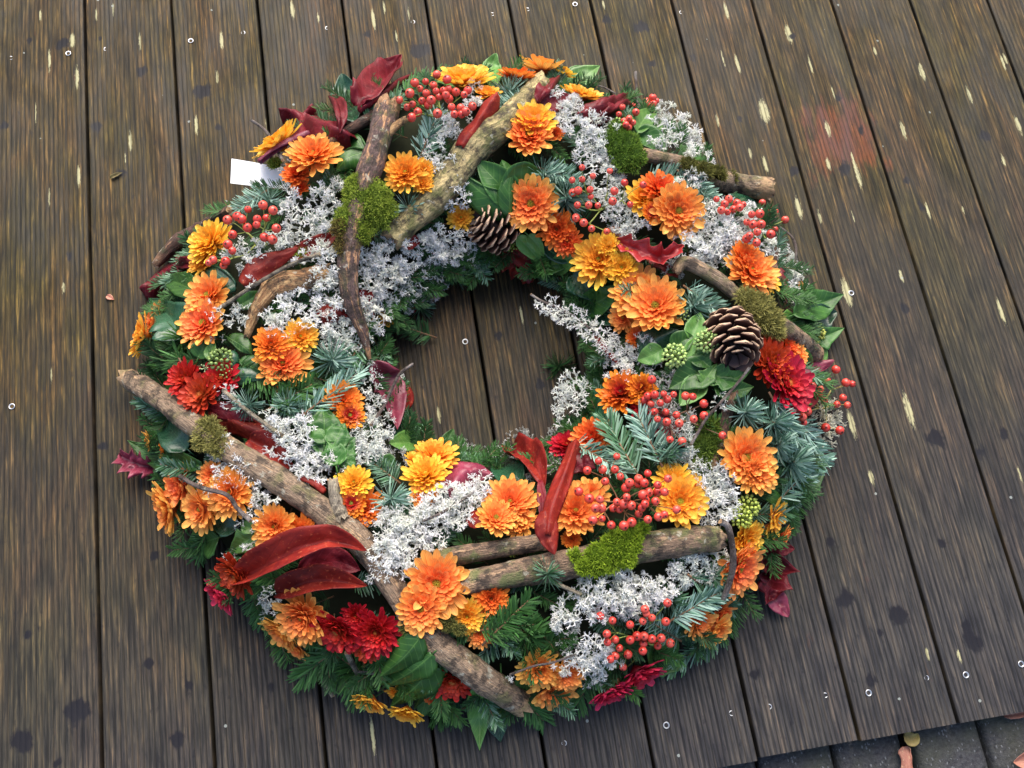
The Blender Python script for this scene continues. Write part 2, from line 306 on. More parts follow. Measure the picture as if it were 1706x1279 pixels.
h = mth(t, 'ADD', mth(t, 'MULTIPLY', s2, .8), mth(t, 'MULTIPLY', s5, .5)); bump(t, b, h, .55, .0009)
lk(t, ramp(t, s6, [(.35, .74), (.65, .46)]), b.inputs['Roughness']); M_DECK = m
deck = obj('deck', None, kind='structure')
NR = 19
def plank(i):
    x0 = GX0+PW*i+GAP/2; x1 = x0+PW-GAP; nr = NR; xs = []; zs = []; gv = []
    prof = [(0., 0.), (.16, .75), (.34, 1.), (.66, 1.), (.84, .75)]
    for r in range(nr):
        for f, z in prof: xs.append((r+f)/nr); zs.append(z); gv.append(z)
    xs.append(1.); zs.append(0.); gv.append(0.)
    xs = np.array(xs); zs = np.array(zs); gv = np.array(gv)
    ys = np.concatenate([np.arange(EDGE, 1.05, .0075), np.arange(1.05, 2.4, .06)])+0.
    yo = rng.uniform(-.0015, .0015); ys[0] += yo
    X, Y = np.meshgrid(x0+xs*(x1-x0), ys); n, k = X.shape
    wearv = np.array([[.5+.5*noise.noise((i*3.1+x*3, y*2.2, 5)) for x in (x0, x1)] for y in ys])
    W = wearv[:, :1]+(wearv[:, 1:]-wearv[:, :1])*xs[None]
    cl = lambda a: np.clip(a, 0, 1)
    W = cl(W*.8+cl((X-.55)*1.4)*cl((.75-Y)*1.5)*.7)
    wav = np.array([noise.noise((i*7.7, y*9, 1)) for y in ys])*.0006
    Z = (zs[None]-1)*.0013*(1-.6*W)
    K = np.zeros_like(X); Fk = np.zeros_like(X)
    for kx, ky, kr in _k:
        if x0-.04 < kx < x1+.04: K = np.maximum(K, cl(1.35-np.hypot((X-kx)/1.15, (Y-ky)/1.0)/kr))
    for fx, fy, fl, fw in _f:
        if x0-.02 < fx < x1+.02: Fk = np.maximum(Fk, cl(1.5-1.2*np.hypot((X-fx)/fw, (Y-fy)/fl)))
    Z = Z*(1-.5*K)-.0006*K
    RSm = cl(np.minimum(np.minimum((X-RSx0+.015)*22, (RSx1+.02-X)*16), np.minimum((Y-RSy0+.015)*18, (RSy1+.015-Y)*18)))
    we = cl(1.05-(Y+.1)*1.45+(X-.3)*.25); mb = MB()  # painted sky sheen, stronger toward the near end
    top = np.stack([X+wav[:, None], Y, Z], -1).reshape(-1, 3)
    j = np.arange(k-1); F = (np.arange(n-1)[:, None]*k+j[None]).ravel(); F = np.c_[F, F+1, F+k+1, F+k]
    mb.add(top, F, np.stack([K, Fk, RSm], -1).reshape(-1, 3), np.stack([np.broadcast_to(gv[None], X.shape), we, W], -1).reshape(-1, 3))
    # sides, end grain and underside
    ch = .0012
    for s, xe in ((0, x0), (k-1, x1)):
        a = top.reshape(n, k, 3)[:, s]; sx_ = -1 if s == 0 else 1
        rows = np.stack([a, a+[sx_*ch*.4, 0, -ch], a*[1, 1, 0]+[sx_*ch*.4, 0, -.026]], 1).reshape(-1, 3)
        Fi = (np.arange(n-1)[:, None]*3+np.arange(2)[None]).ravel(); Fq = np.c_[Fi, Fi+1, Fi+4, Fi+3] if s else np.c_[Fi+3, Fi+4, Fi+1, Fi]
        mb.add(rows, Fq, (0, 0, 0), np.tile([.45, .5, .5], (len(rows), 1)))
    a = top.reshape(n, k, 3)[0]; rows = np.concatenate([a, a*[1, 1, 0]+[0, .0005, -.026]]); Fi = np.arange(k-1)
    mb.add(rows, np.c_[Fi+1, Fi, Fi+k, Fi+k+1], (0, 0, 0), np.tile([.8, .9, .5], (len(rows), 1)))
    o = obj('plank', mb.mesh('plank', M_DECK, (x0, EDGE, 0)), deck, (x0, EDGE, 0)); return o
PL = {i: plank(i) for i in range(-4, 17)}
# countersunk screws
mb = MB(); ang = np.linspace(0, 2*math.pi, 14, endpoint=False)
rr = [(1., .0002), (.93, .0007), (.74, .0004), (.60, -.0008)]
V = np.concatenate([np.c_[np.cos(ang)*r*.0038, np.sin(ang)*r*.0038, np.full(14, z)] for r, z in rr])
F = np.concatenate([np.c_[i*14+np.arange(14), i*14+(np.arange(14)+1) % 14, (i+1)*14+(np.arange(14)+1) % 14, (i+1)*14+np.arange(14)] for i in range(3)])
mb.add(V, F, mat=0); a6 = ang[::1]; mb.add(np.c_[np.cos(a6)*.0023, np.sin(a6)*.0023, np.full(14, -.0007)], [np.array([list(range(14))])], mat=1)
ME_SCREW = mb.mesh('screw', [M_STEEL, M_RECESS])
for x, y, dull in [(114, 89, 0), (176, 81, 1), (318, 68, 0), (405, 54, 1), (688, 36, 1), (820, 23, 1), (879, 15, 1), (958, 7, 0), (18, 96, 1), (775, 569, 0), (20, 677, 0), (1447, 1154, 0), (1375, 1158, 1), (1544, 1129, 1), (1609, 1124, 0), (1701, 1106, 0), (1219, 1188, 1), (1282, 1177, 1), (1110, 1208, 0), (940, 1238, 1), (1418, 488, 0), (545, 46, 1), (1135, 20, 1)]:
    g = ground(x, y); i = int(math.floor((g[0]-GX0)/PW)); o = PL[i]
    obj('screw', ME_SCREW, o, g-V3(*o.location)+V3(0, 0, .0004 if not dull else -.0006), scale=1. if not dull else .8)
# ------------------------------------------------------------------ paving below the deck edge
m, t, b = newmat('paving_stone', .75, .4); oi = N(t, 'ObjectInfo')
f = noi(t, 260, 3, .6, mapv(t, (1, 1, 1), oi.outputs['Location'])); f2 = noi(t, 18, 4, .6, mapv(t, (1, 1, 1), oi.outputs['Location']))
vo = N(t, 'TexVoronoi'); vo.inputs['Scale'].default_value = 620; lk(t, mapv(t, (1, .7, 1)), vo.inputs['Vector']); sc = N(t, 'SeparateColor'); lk(t, vo.outputs['Color'], sc.inputs[0])
c = ramp(t, f, [(.3, (.012, .012, .016)), (.7, (.055, .055, .06))]); c = mix(t, ramp(t, f2, [(.4, 0.), (.7, .6)]), c, (.05, .055, .03))
c = mix(t, mth(t, 'GREATER_THAN', sc.outputs[0], .965), c, (.12, .125, .13)); lk(t, c, b.inputs['Base Color'])
bump(t, b, mth(t, 'ADD', f, mth(t, 'MULTIPLY', sc.outputs[1], .5)), .9, .002); M_STONE = m
m, t, b = newmat('joint_soil', .95, .1); f = noi(t, 160, 4, .7, mapv(t, (1, 1, 1))); lk(t, ramp(t, f, [(.3, (.006, .005, .004)), (.75, (.03, .022, .014))]), b.inputs['Base Color']); bump(t, b, f, 1., .004); M_SOIL = m
gm = MB(); gm.add([[-4, -3, -.048], [5, -3, -.048], [5, 5, -.048], [-4, 5, -.048]], [np.array([[0, 1, 2, 3]])])
obj('ground', gm.mesh('ground', M_SOIL), kind='structure')
paving = obj('paving', None, kind='structure', loc=(0, 0, 0))
def stone(x0, x1, y0, y1, z):
    mb = MB(); nx, ny = 9, 9; e = .006
    fx = np.array([0, 0, .06, .25, .5, .75, .94, 1, 1]); px = x0+fx*(x1-x0); py = y0+fx*(y1-y0)
    V = []
    for jy in range(9):
        for ix in range(9):
            edge = ix in (0, 8) or jy in (0, 8); e2 = ix in (1, 7) or jy in (1, 7)
            zz = z-.03 if edge else (z-.003 if e2 else z+.0012*noise.noise((px[ix]*60, py[jy]*60, 2)))
            V.append([px[ix]+.0015*noise.noise((px[ix]*40, py[jy]*50, 0)), py[jy]+.0015*noise.noise((px[ix]*50, py[jy]*40, 9)), zz])
    F = (np.arange(8)[:, None]*9+np.arange(8)[None]).ravel(); mb.add(V, np.c_[F, F+1, F+10, F+9])
    org = V3(x0, y0, z); obj('paving_stone', mb.mesh('paving_stone', M_STONE, org), paving, org)
J = ground(1515, 1250, -.03)[0]; J2 = ground(1638, 1235, -.03)[0]; PS = J2-J
for i in range(-9, 8):
    for jj in range(5):
        xa = J+PS*i+(.004 if i != 0 else .008); xb = J+PS*(i+1)-(.0025 if i != -1 else .008)
        ya = -.105-jj*.205; stone(xa, xb, ya-.20, ya, -.028-.003*rng.random())
# ------------------------------------------------------------------ leaves
def leaf(name, px, wpx, mat, prof='wave', margin='oval', lift=.012, amp=.3, label=None, tilt=0., parent=None, petiole=False, seed=None, lifts=None, flat=False, world=None, bias=0.):
    rs = np.random.default_rng(seed if seed is not None else int(abs(px[0][0]*7+px[0][1]*13)))
    if world is None:
        q = np.array([P(x, y, (lifts[i] if lifts else lift)) for i, (x, y) in enumerate(px)])
        if flat: q = np.array([ground(x, y, lifts[i] if lifts else lift) for i, (x, y) in enumerate(px)])
    else: q = np.array(world)
    W = msz(wpx, q[len(q)//2])/2; n = 44 if margin in ('oak', 'ivy') else 20
    M_ = catmull(q, n); m_ = 11; T = np.gradient(M_, axis=0); T /= np.linalg.norm(T, axis=1)[:, None]
    L = np.linalg.norm(np.diff(M_, axis=0), axis=1).sum()
    nn = nrm(.45*snorm(q[len(q)//2])+.35*V3(0, 0, 1)-.4*ray(*px[len(px)//2])) if not flat else V3(0, 0, 1)
    us = np.linspace(-1, 1, m_); V = []; U = []; ph = rs.uniform(0, 6)
    for i in range(n):
        tt = i/(n-1); S = nrm(np.cross(T[i], nn)); Nn = nrm(np.cross(S, T[i]))
        if tilt: S, Nn = S*math.cos(tilt)+Nn*math.sin(tilt), Nn*math.cos(tilt)-S*math.sin(tilt)
        if margin == 'oval': wt = math.sin(math.pi*min(1, tt*.97+.03)**.75)**.75
        elif margin == 'strap': wt = (.85+.15*min(1, tt*5))*min(1, (1.04-tt)*6)**.5*(1+.13*math.sin(tt*9+ph))
        elif margin == 'oak':
            wt = math.sin(math.pi*min(1, tt*.95+.05)**.9)**.6; k = (tt*4.2+.1) % 1; wt *= .42+.58*(k**1.6 if k < .8 else (1-k)/.2*1.)
        elif margin == 'ivy':      # five lobed: broad shoulders then a point
            wt = max(0, np.interp(tt, [0, .06, .16, .26, .36, .50, .62, .8, 1], [.25, .62, .95, .62, .98, .62, .50, .30, 0.]))
        else: wt = np.interp(tt, [0, .15, .4, .7, 1], [.3, .85, 1, .65, 0])
        for a in us:
            am = amp*(1-.15*math.cos(tt*5+ph))
            lat, h = a, 0.
            if prof == 'roll':     # scroll with its free edge showing on top
                th = -3.4+(a+1)/2*(4.1+.5*math.sin(tt*4+ph)); rr_ = .56+.24*(a+1)/2; lat = math.sin(th)*rr_; h = math.cos(th)*rr_*.8
            elif prof == 'half':   # arched sheet with one edge turned back
                e1 = .62+.14*math.sin(tt*5+ph); lat = a if a < e1 else e1-(a-e1)*.5; h = .46*(1-(a+.1)**2)*(.65+.35*math.sin(tt*4+ph))+(.30*math.sin(min(1, (a-e1)/(1-e1))*2.6) if a > e1 else 0)
            elif prof == 'vee': h = abs(a)*am*1.3
            elif prof == 'ridge': h = -abs(a)*am*1.5+.3*am
            elif prof == 'cup': h = a*a*am*1.2
            elif prof == 'fold': lat = a if a < .1 else .1-(a-.1)*.55; h = (.35*math.sin(max(0, a)*3.1) if a > .1 else 0)+.2*abs(a)
            x = a*2.2+ph
            h += .16*amp*noise.noise((tt*4+ph, x, ph))*2+.10*math.sin(tt*13+ph+a)*abs(a)*amp
            if name == 'red_leaf': h += ((.22 if W < .018 else .36)*(.5-abs(noise.noise((tt*5+ph, a*1.6, ph*2)))*2)+.10*(.5-abs(noise.noise((tt*11+ph, a*3.1, ph*3)))*2))*(.6+amp*.5)
            wob = 1+.05*noise.noise((tt*9, ph, a))
            V.append(M_[i]+S*(lat+bias*0)*W*wt*wob+Nn*h*W*min(1, wt*1.4)); U.append([a*wt, tt, ph])
    V = np.array(V); V[:, 2] = np.maximum(V[:, 2], .0012 if world is None and not flat else -.03)
    F = (np.arange(n-1)[:, None]*m_+np.arange(m_-1)[None]).ravel(); mb = MB()
    mb.add(V, np.c_[F, F+1, F+m_+1, F+m_], uv=np.array(U))
    if petiole:
        a0 = M_[0]; tube(mb, np.array([a0+T[0]*.002, a0-T[0]*.006-nn*.002, a0-T[0]*.014-nn*.010]), [.0007, .0007, .0008], 5, uv_dummy())
    org = V[0]; me = mb.mesh(name, mat, org)
    if world is None and not flat: o = obj(name, me, parent or wreath, org-WORG, label=label)
    else: o = obj(name, me, None, org, label=label)
    md = o.modifiers.new('thickness', 'SOLIDIFY'); md.thickness = .0005; md.offset = 0
    return o
def uv_dummy(): return (.3, .3, .3)
# ------------------------------------------------------------------ fir
def needle_block(k, rs, L, tone, star=False, comb=1.):
    """one sprig of length L along +Y, needles swept to the sides; returns verts, faces, cols"""
    V = []; F = []; C = []; nl = []
    n = k
    tt = rs.uniform(0, 1, n)**(.9); tt = np.sort(tt)
    y0 = tt*L; az = rs.uniform(0, 2*math.pi, n)
    if not star:   # flattened to the two sides, upper needles shorter
        az = np.where(rs.random(n) < .5, 0, math.pi)+rs.normal(0, .55, n)
    fwd = rs.uniform(.35, .75, n)+tt*.35
    if star: fwd = rs.uniform(.02, .55, n)+.9*(tt**3)
    ln = rs.uniform(.016, .022, n)*(1-.3*tt**4)*comb
    d = np.stack([np.cos(az)*np.cos(fwd), np.sin(fwd), np.sin(az)*np.cos(fwd)+.25], -1)
    if star: d[:, 2] -= .25
    d /= np.linalg.norm(d, axis=1)[:, None]
    b = np.stack([rs.normal(0, .0006, n), y0, rs.normal(0, .0006, n)], -1)
    side = np.cross(d, np.stack([np.zeros(n), rs.normal(0, .25, n), np.ones(n)], -1)); side /= np.linalg.norm(side, axis=1)[:, None]+1e-9
    up = np.cross(side, d); wd = rs.uniform(.0006, .00088, n)[:, None]; bend = rs.uniform(-.0015, .003, n)[:, None]
    st = [(0., .55), (.45, 1.), (.85, .95), (1., .35)]
    for s, wf in st:
        c = b+d*(ln[:, None]*s)+up*bend*s*s
        V.append(np.stack([c-side*wd*wf, c+up*wd*.25, c+side*wd*wf], 1))
    V = np.concatenate(V, 1)  # n,12,3
    base = np.arange(n)[:, None]*12
    f = []
    for i in range(3):
        for j in range(2): f.append([i*3+j, i*3+j+1, i*3+j+4, i*3+j+3])
    F = (base[:, None]+np.array(f)[None]).reshape(-1, 4)
    g = np.array({'g': (.042, .135, .026), 'b': (.10, .21, .15), 'd': (.022, .082, .020), 'm': (.055, .155, .065)}[tone])
    c1 = g*(1+rs.normal(0, .22, n)[:, None])+rs.uniform(0, .02, (n, 1))
    if tone in 'bm': msk = rs.random(n) < .45; c1[msk] = c1[msk]*1.0+np.array([.25, .32, .29])*(1. if tone == 'b' else .55)
    C = np.repeat(c1[:, None], 12, 1); C[:, [1, 4, 7, 10]] *= .75; 
    return V.reshape(-1, 3), F, np.clip(C.reshape(-1, 3), .005, .8)
LIB = {}
for tone in 'gbdm':
    for star in (0, 1):
        LIB[tone, star] = [needle_block(95 if star else 110, np.random.default_rng(i*5+star+ord(tone)), .012 if star else .058, tone, bool(star)) for i in range(4)]
def put_sprig(mb, base, d, up, size=1., tone='g', star=0, rs=random):
    V, F, C = rs.choice(LIB[tone, star]); d = nrm(d); s = nrm(np.cross(d, up)); u = np.cross(s, d)
    R = np.stack([s, d, u]); X = (V*size)@R+base
    mb.add(X, F, C); L = (.012 if star else .058)*size
    tube(mb, np.array([base-d*.004, base+d*L*.5, base+d*L*.98]), np.array([.0012, .001, .0006])*size, 5, (.16, .09, .05))
fb = MB(); NB = 330
for i in range(NB):
    th = i/NB*2*math.pi*5.0+rng.uniform(-.1, .1); ph = rng.uniform(-1.15, 1.15) if i % 2 else random.choice([-1, 1])*rng.uniform(.85, 1.2)
    r = R0+A0*.93*math.sin(ph*1.25); o_ = V3(math.cos(th), math.sin(th), 0); q = V3(CX, CY, 0)+o_*r; q[2] = max(.012, hs(q[0], q[1])-.004)
    sgn = math.copysign(1, ph); tg = V3(-o_[1], o_[0], 0)*random.choice([-1, 1])
    d = nrm(o_*sgn*rng.uniform(.25, .9)+tg*rng.uniform(.3, 1.)+V3(0, 0, rng.uniform(-.25, .3)))
    if q[2] < .03: d[2] = abs(d[2])*.5; d = nrm(d)
    if near_card(q): q = q-o_*.035; q[2] = .012; d = nrm(tg)
    put_sprig(fb, q, d, snorm(q, 1.0)+V3(0, 0, .3), rng.uniform(.62, .88)*(.86 if sgn < 0 else 1), random.choice('gggddmdg'))
part('fir_greenery', fb, M_NEEDLE, kind='stuff', smooth=True)
# dark moss and straw core that the sprigs are bound on
mb = MB(); nt_, np_ = 96, 20; V = []
for i in range(nt_):
    th = i/nt_*2*math.pi
    for j in range(np_):
        a = math.pi*j/(np_-1); r = R0+A0*.86*math.cos(a); z = H0*.86*math.sin(a)**.8; k = 1+.05*noise.noise((i*.7, j*.6, 3))
        V.append([CX+math.cos(th)*(R0+(r-R0)*k), CY+math.sin(th)*(R0+(r-R0)*k), .002+z*k])
F = []
for i in range(nt_):
    for j in range(np_-1): a = i*np_+j; b_ = ((i+1) % nt_)*np_+j; F.append([a, b_, b_+1, a+1])
mb.add(V, np.array(F), (.022, .026, .014)); part('core_ring', mb, M_CORE)
# named sprigs: stars (x, y, radius px, tone, lift)
for x, y, r, tone, lf in [(681, 347, 36, 'b', .026), (412, 674, 30, 'b', .03), (478, 674, 32, 'b', .028), (654, 831, 38, 'b', .032), (1245, 685, 38, 'b', .032), (1292, 704, 42, 'b', .03), (1154, 507, 42, 'b', .024), (1324, 769, 46, 'b', .03), (1117, 753, 34, 'b', .03), (912, 956, 34, 'm', .04), (882, 1059, 46, 'g', .028), (555, 595, 42, 'b', .028), (907, 291, 38, 'b', .022), (944, 326, 46, 'b', .024), (850, 150, 36, 'b', .018), (762, 460, 30, 'm', .012), (700, 510, 30, 'm', .01), (985, 640, 26, 'b', .012), (450, 330, 30, 'b', .02), (1300, 740, 36, 'b', .026), (1090, 490, 24, 'b', .015), (1170, 330, 34, 'b', .014), (1190, 960, 36, 'm', .02), (1120, 1000, 34, 'm', .02), (1110, 760, 26, 'm', .034), (1215, 380, 20, 'b', .02), (800, 120, 28, 'd', .014), (300, 560, 34, 'g', .02), (480, 640, 34, 'g', .02), (930, 610, 34, 'd', .006), (1000, 470, 30, 'd', .01), (640, 590, 30, 'd', .012)]:
    q = P(x, y, lf); mb = MB(); n = nrm(snorm(q, .5)+V3(*(rng.normal(0, .18, 3)))); sz = msz(r, q)/.0195
    put_sprig(mb, q-n*.012*sz, n, V3(1, 0, .2), sz, tone, 1); part('fir_sprig', mb, M_NEEDLE)
# feathers: base px, tip px, tone, size, lift
for (x0, y0), (x1, y1), tone, sz, lf in [((700, 262), (728, 190), 'b', 1.1, .022), ((508, 688), (596, 622), 'b', 1.05, .03), ((1062, 790), (1010, 700), 'm', 1.25, .034), ((1100, 770), (1062, 690), 'b', 1.25, .034), ((958, 738), (1040, 786), 'b', .95, .034), ((810, 1068), (880, 1000), 'g', 1.2, .03), ((800, 1050), (890, 1040), 'g', 1.1, .026), ((1115, 1035), (1200, 985), 'b', 1.1, .03), ((1130, 1065), (1075, 1030), 'b', 1., .024), ((1150, 960), (1215, 1010), 'm', 1.05, .024), ((1300, 830), (1370, 760), 'b', 1.1, .02), ((1330, 700), (1370, 770), 'b', 1.1, .026), ((1285, 660), (1330, 740), 'b', 1., .026), ((300, 600), (270, 540), 'g', 1.1, .024), ((330, 610), (255, 600), 'g', 1.1, .016), ((610, 200), (665, 165), 'm', 1., .02), ((640, 175), (720, 125), 'g', 1.1, .018), ((900, 280), (960, 300), 'b', 1.1, .018), ((1080, 300), (1150, 290), 'b', 1.1, .016), ((1130, 285), (1200, 345), 'b', 1., .016), ((450, 680), (520, 640), 'g', 1.2, .022), ((390, 610), (470, 650), 'g', 1.2, .016), ((880, 165), (820, 180), 'b', 1., .016), ((1145, 480), (1215, 530), 'b', 1., .014), ((660, 800), (620, 770), 'm', 1., .018), ((940, 1100), (890, 1040), 'g', 1.2, .016), ((640, 1150), (560, 1090), 'g', 1.2, .012), ((560, 1080), (500, 1130), 'g', 1.2, .012), ((540, 1100), (590, 1150), 'g', 1.1, .016), ((440, 320), (395, 350), 'b', 1., .014), ((520, 700), (470, 660), 'm', 1., .02), ((1060, 400), (1115, 470), 'd', 1., .008), ((600, 570), (560, 650), 'm', 1., .016), ((820, 1000), (760, 1060), 'g', 1., .014), ((1225, 740), (1180, 700), 'g', 1., .018), ((720, 560), (660, 540), 'd', 1.1, .008), ((1205, 1050), (1120, 1110), 'm', 1.1, .010), ((1230, 1000), (1200, 1060), 'g', 1.1, .01), ((345, 880), (330, 930), 'g', 1., .012), ((770, 1180), (720, 1195), 'g', 1.1, .01), ((860, 1150), (905, 1200), 'g', 1.1, .01), ((990, 1120), (960, 1175), 'g', 1.1, .01), ((1340, 800), (1330, 850), 'g', 1., .012), ((420, 990), (440, 1040), 'g', 1., .012), ((460, 1050), (480, 1100), 'g', 1., .012)]:
    a = P(x0, y0, lf); b_ = P(x1, y1, lf); mb = MB(); L = np.linalg.norm(b_-a); s_z = L/.058
    V, F, C = random.choice(LIB[tone, 0]); d = nrm(b_-a); up = nrm(snorm(a, .6)+.4*(V3(0, 0, 1))); s = nrm(np.cross(d, up)); u = np.cross(s, d)
    X = (V*[sz, s_z, sz])@np.stack([s, d, u])+a; mb.add(X, F, C)
    tube(mb, np.array([a-d*.006, a+d*L*.5, b_]), [.0014, .0011, .0007], 5, (.20, .11, .06)); part('fir_sprig', mb, M_NEEDLE)
# filler sprigs over the crown
for i in range(150):
    th = i/150*2*math.pi*7+.3; r = R0+A0*rng.uniform(-.75, .85); q = V3(CX+math.cos(th)*r, CY+math.sin(th)*r, 0); q[2] = hs(q[0], q[1])+.001
    if near_card(q): continue
    n = snorm(q, .7); d = nrm(np.cross(n, rng.normal(0, 1, 3))+.12*n); mb = MB(); put_sprig(mb, q, d, n, rng.uniform(.6, .82), random.choice('ggmd')); part('fir_sprig', mb, M_NEEDLE)
# ------------------------------------------------------------------ branches
def branch(name, px, wpx, mat, lift=.022, lifts=None, rough=1., label=None, k=18, jag=True, taper=None):
    q = np.array([P(x, y, (lifts[i] if lifts else lift)) for i, (x, y) in enumerate(px)])
    if not lifts:   # rigid wood bridges the dips of the wreath
        zz = q[:, 2]; zl = np.linspace(zz[0], zz[-1], len(zz)); q = q
    W = [msz(v, q[min(i, len(q)-1)])/2 for i, v in enumerate(wpx)] if isinstance(wpx, (list, tuple)) else [msz(wpx, q[0])/2]*len(q)
    L = np.linalg.norm(np.diff(q, axis=0), axis=1).sum(); n = max(8, int(L/.0028)); M_ = catmull(q, n)
    Wn = np.interp(np.linspace(0, 1, n), np.linspace(0, 1, len(W)), W); ph = q[0][0]*100
    T = np.gradient(M_, axis=0); T /= np.linalg.norm(T, axis=1)[:, None]; a = nrm(np.cross(T[0], [.1, .1, 1])); V = []; U = []
    ang = np.linspace(0, 2*math.pi, k, endpoint=False); s = 0
    for i in range(n):
        a = nrm(a-T[i]*np.dot(a, T[i])); b_ = np.cross(T[i], a)
        if i: s += np.linalg.norm(M_[i]-M_[i-1])
        for g in ang:
            cg, sg = math.cos(g), math.sin(g); w_ = Wn[i]
            r = w_*(1+rough*(.16*noise.noise((cg*1.3+ph, sg*1.3, s*26))+.10*noise.noise((cg*3.2+ph, sg*3.2, s*9))+.07*noise.noise((cg*5+ph, sg*5, s*110))))
            e = 0.
            if jag and (i in (0, 1) or i in (n-1, n-2)): e = (noise.noise((cg*3+ph, sg*3, 7.7))*1.1)*w_*(1 if i in (0, n-1) else .4)*(1 if i > 2 else -1); 
            off = M_[i]+T[i]*e
            V.append(off+r*(cg*a+sg*b_)); U.append([s*12, abs(g/math.pi-1), max(0, 1-min(s, L-s)/.028)])
    F = []
    for i in range(n-1):
        j = np.arange(k); F.append(np.c_[i*k+j, i*k+(j+1) % k, (i+1)*k+(j+1) % k, (i+1)*k+j])
    mb = MB(); mb.add(V, np.concatenate(F), uv=np.array(U)); V = np.array(V)
    for e, sg in ((0, -1), (n-1, 1)):   # fibrous broken ends
        ring = V[e*k:(e+1)*k]; c0 = ring.mean(0); R1 = c0+(ring-c0)*.62-T[e]*sg*Wn[e]*.12*rng.uniform(0, 1, (k, 1)); R2 = c0+(ring-c0)*.25+T[e]*sg*Wn[e]*rng.uniform(-.35, .3, (k, 1)); cc = c0-T[e]*sg*Wn[e]*.2
        VV = np.vstack([ring+T[e]*sg*2e-5, R1, R2, cc[None]]); j = np.arange(k); jn = (j+1) % k
        f4 = np.vstack([np.c_[j, jn, k+jn, k+j], np.c_[k+j, k+jn, 2*k+jn, 2*k+j]]); f3 = np.c_[2*k+j, 2*k+jn, np.full(k, 3*k)]
        if sg < 0: f4 = f4[:, ::-1]; f3 = f3[:, ::-1]
        mb.add(VV, [f4, f3], mat=1)
    return part(name, mb, [mat, M_BROKEN], label=label)
branch('branch', [(902, 140), (840, 208), (795, 240), (735, 318), (652, 398)], [40, 50, 60, 54, 40], B_TAN, .020, label='thick greenish tan branch slanting across the upper part')
BR2 = branch('branch', [(648, 172), (622, 262), (596, 345), (580, 425), (585, 500), (603, 548), (616, 598)], [42, 40, 40, 36, 30, 20, 6], B_PURP, .034, label='purple brown branch broken to a pale pointed tip at the hole')
branch('branch', [(645, 225), (658, 212), (676, 198)], [16, 14, 11], B_WOOD, .034)
branch('branch', [(548, 240), (590, 212), (632, 186)], [14, 18, 18], B_DARK, .018)
branch('bark_strip', [(258, 442), (297, 402), (340, 378), (385, 350)], [14, 27, 27, 18], B_DARK, .014, rough=2.2, label='dark red brown bark strip poking out at the left rim')
branch('branch', [(410, 562), (428, 512), (462, 474), (508, 464), (545, 452)], [10, 22, 36, 34, 26], B_WOOD, .018, rough=2., label='split orange brown wood curved under white lichen')
BR6 = branch('branch', [(215, 630), (274, 668), (325, 707), (391, 756), (473, 806), (550, 860), (600, 900), (666, 995), (691, 1036), (750, 1090), (808, 1132), (866, 1170)], [36, 38, 40, 42, 44, 46, 46, 42, 44, 48, 48, 46], B_GRAY, .024, lifts=[.024, .026, .026, .024, .022, .020, .020, .020, .022, .024, .026, .030], label='long grey brown branch from the left rim to the bottom rim')
branch('branch', [(572, 868), (560, 835), (554, 798)], [26, 22, 17], B_PALE, .03)
branch('branch', [(722, 932), (780, 922), (842, 912), (906, 902)], [34, 32, 30, 28], B_MIX, .018, label='upper of the two logs beneath the folded red leaf')
BR8 = branch('branch', [(770, 972), (877, 953), (960, 937), (1070, 912), (1140, 900), (1200, 896)], [42, 46, 50, 48, 46, 42], B_MIX, .022, label='mottled brown log with a bright green moss tuft')
BR9 = branch('branch', [(1060, 256), (1125, 270), (1172, 292), (1215, 305), (1285, 314)], [22, 24, 34, 38, 36], B_GRAY, .016, label='grey branch with pale broken end at the upper right rim')
branch('branch', [(1284, 348), (1291, 400), (1289, 450)], [12, 13, 13], B_DARK, .016)
BR10 = branch('branch', [(1126, 452), (1142, 438), (1192, 462), (1232, 494), (1271, 520), (1318, 554), (1358, 588)], [16, 24, 26, 24, 26, 30, 30], B_GRAY, .022, label='hooked branch with pale mossy end at the right')
branch('branch', [(1222, 655), (1208, 700), (1200, 740), (1183, 778)], [16, 20, 18, 16], B_DARK, .018)
for pl, wv, lf in [([(419, 200), (443, 218), (457, 242), (471, 266)], 5, .034), ([(362, 516), (405, 487), (438, 466), (485, 440), (532, 423)], 7, .032), ([(269, 772), (325, 808), (377, 824), (396, 847), (418, 868)], 7, .046), ([(372, 650), (410, 683), (443, 707), (470, 725)], 7, .036), ([(688, 606), (664, 625), (642, 672), (618, 708)], 5, .03), ([(1249, 612), (1229, 638), (1205, 666), (1177, 697), (1151, 741)], 5, .040), ([(1200, 868), (1213, 878), (1221, 915), (1221, 945), (1213, 978), (1204, 1000)], 11, .044), ([(504, 1094), (525, 1117), (542, 1138), (555, 1160)], 7, .022), ([(578, 1088), (590, 1110), (600, 1130)], 9, .022), ([(594, 1118), (625, 1122)], 5, .022), ([(849, 1124), (891, 1109), (920, 1104), (960, 1090)], 4, .040), ([(1293, 374), (1317, 392), (1326, 411), (1325, 437)], 4, .020), ([(1059, 120), (1060, 150), (1065, 180)], 5, .014), ([(990, 141), (1008, 146), (1026, 156)], 2.5, .010), ([(884, 490), (902, 501), (945, 520), (1000, 560)], 5, .020), ([(922, 970), (945, 980), (968, 990)], 7, .030), ([(705, 868), (740, 852), (790, 820)], 5, .036)]:
    ZMIN = .08 if pl[0] == (884, 490) or pl[0] == (688, 606) else 0.
    branch('twig', pl, wv, B_TWIG if wv < 7 or lf > .04 else B_PALE, lf, k=8, rough=1.2)
ZMIN = 0.
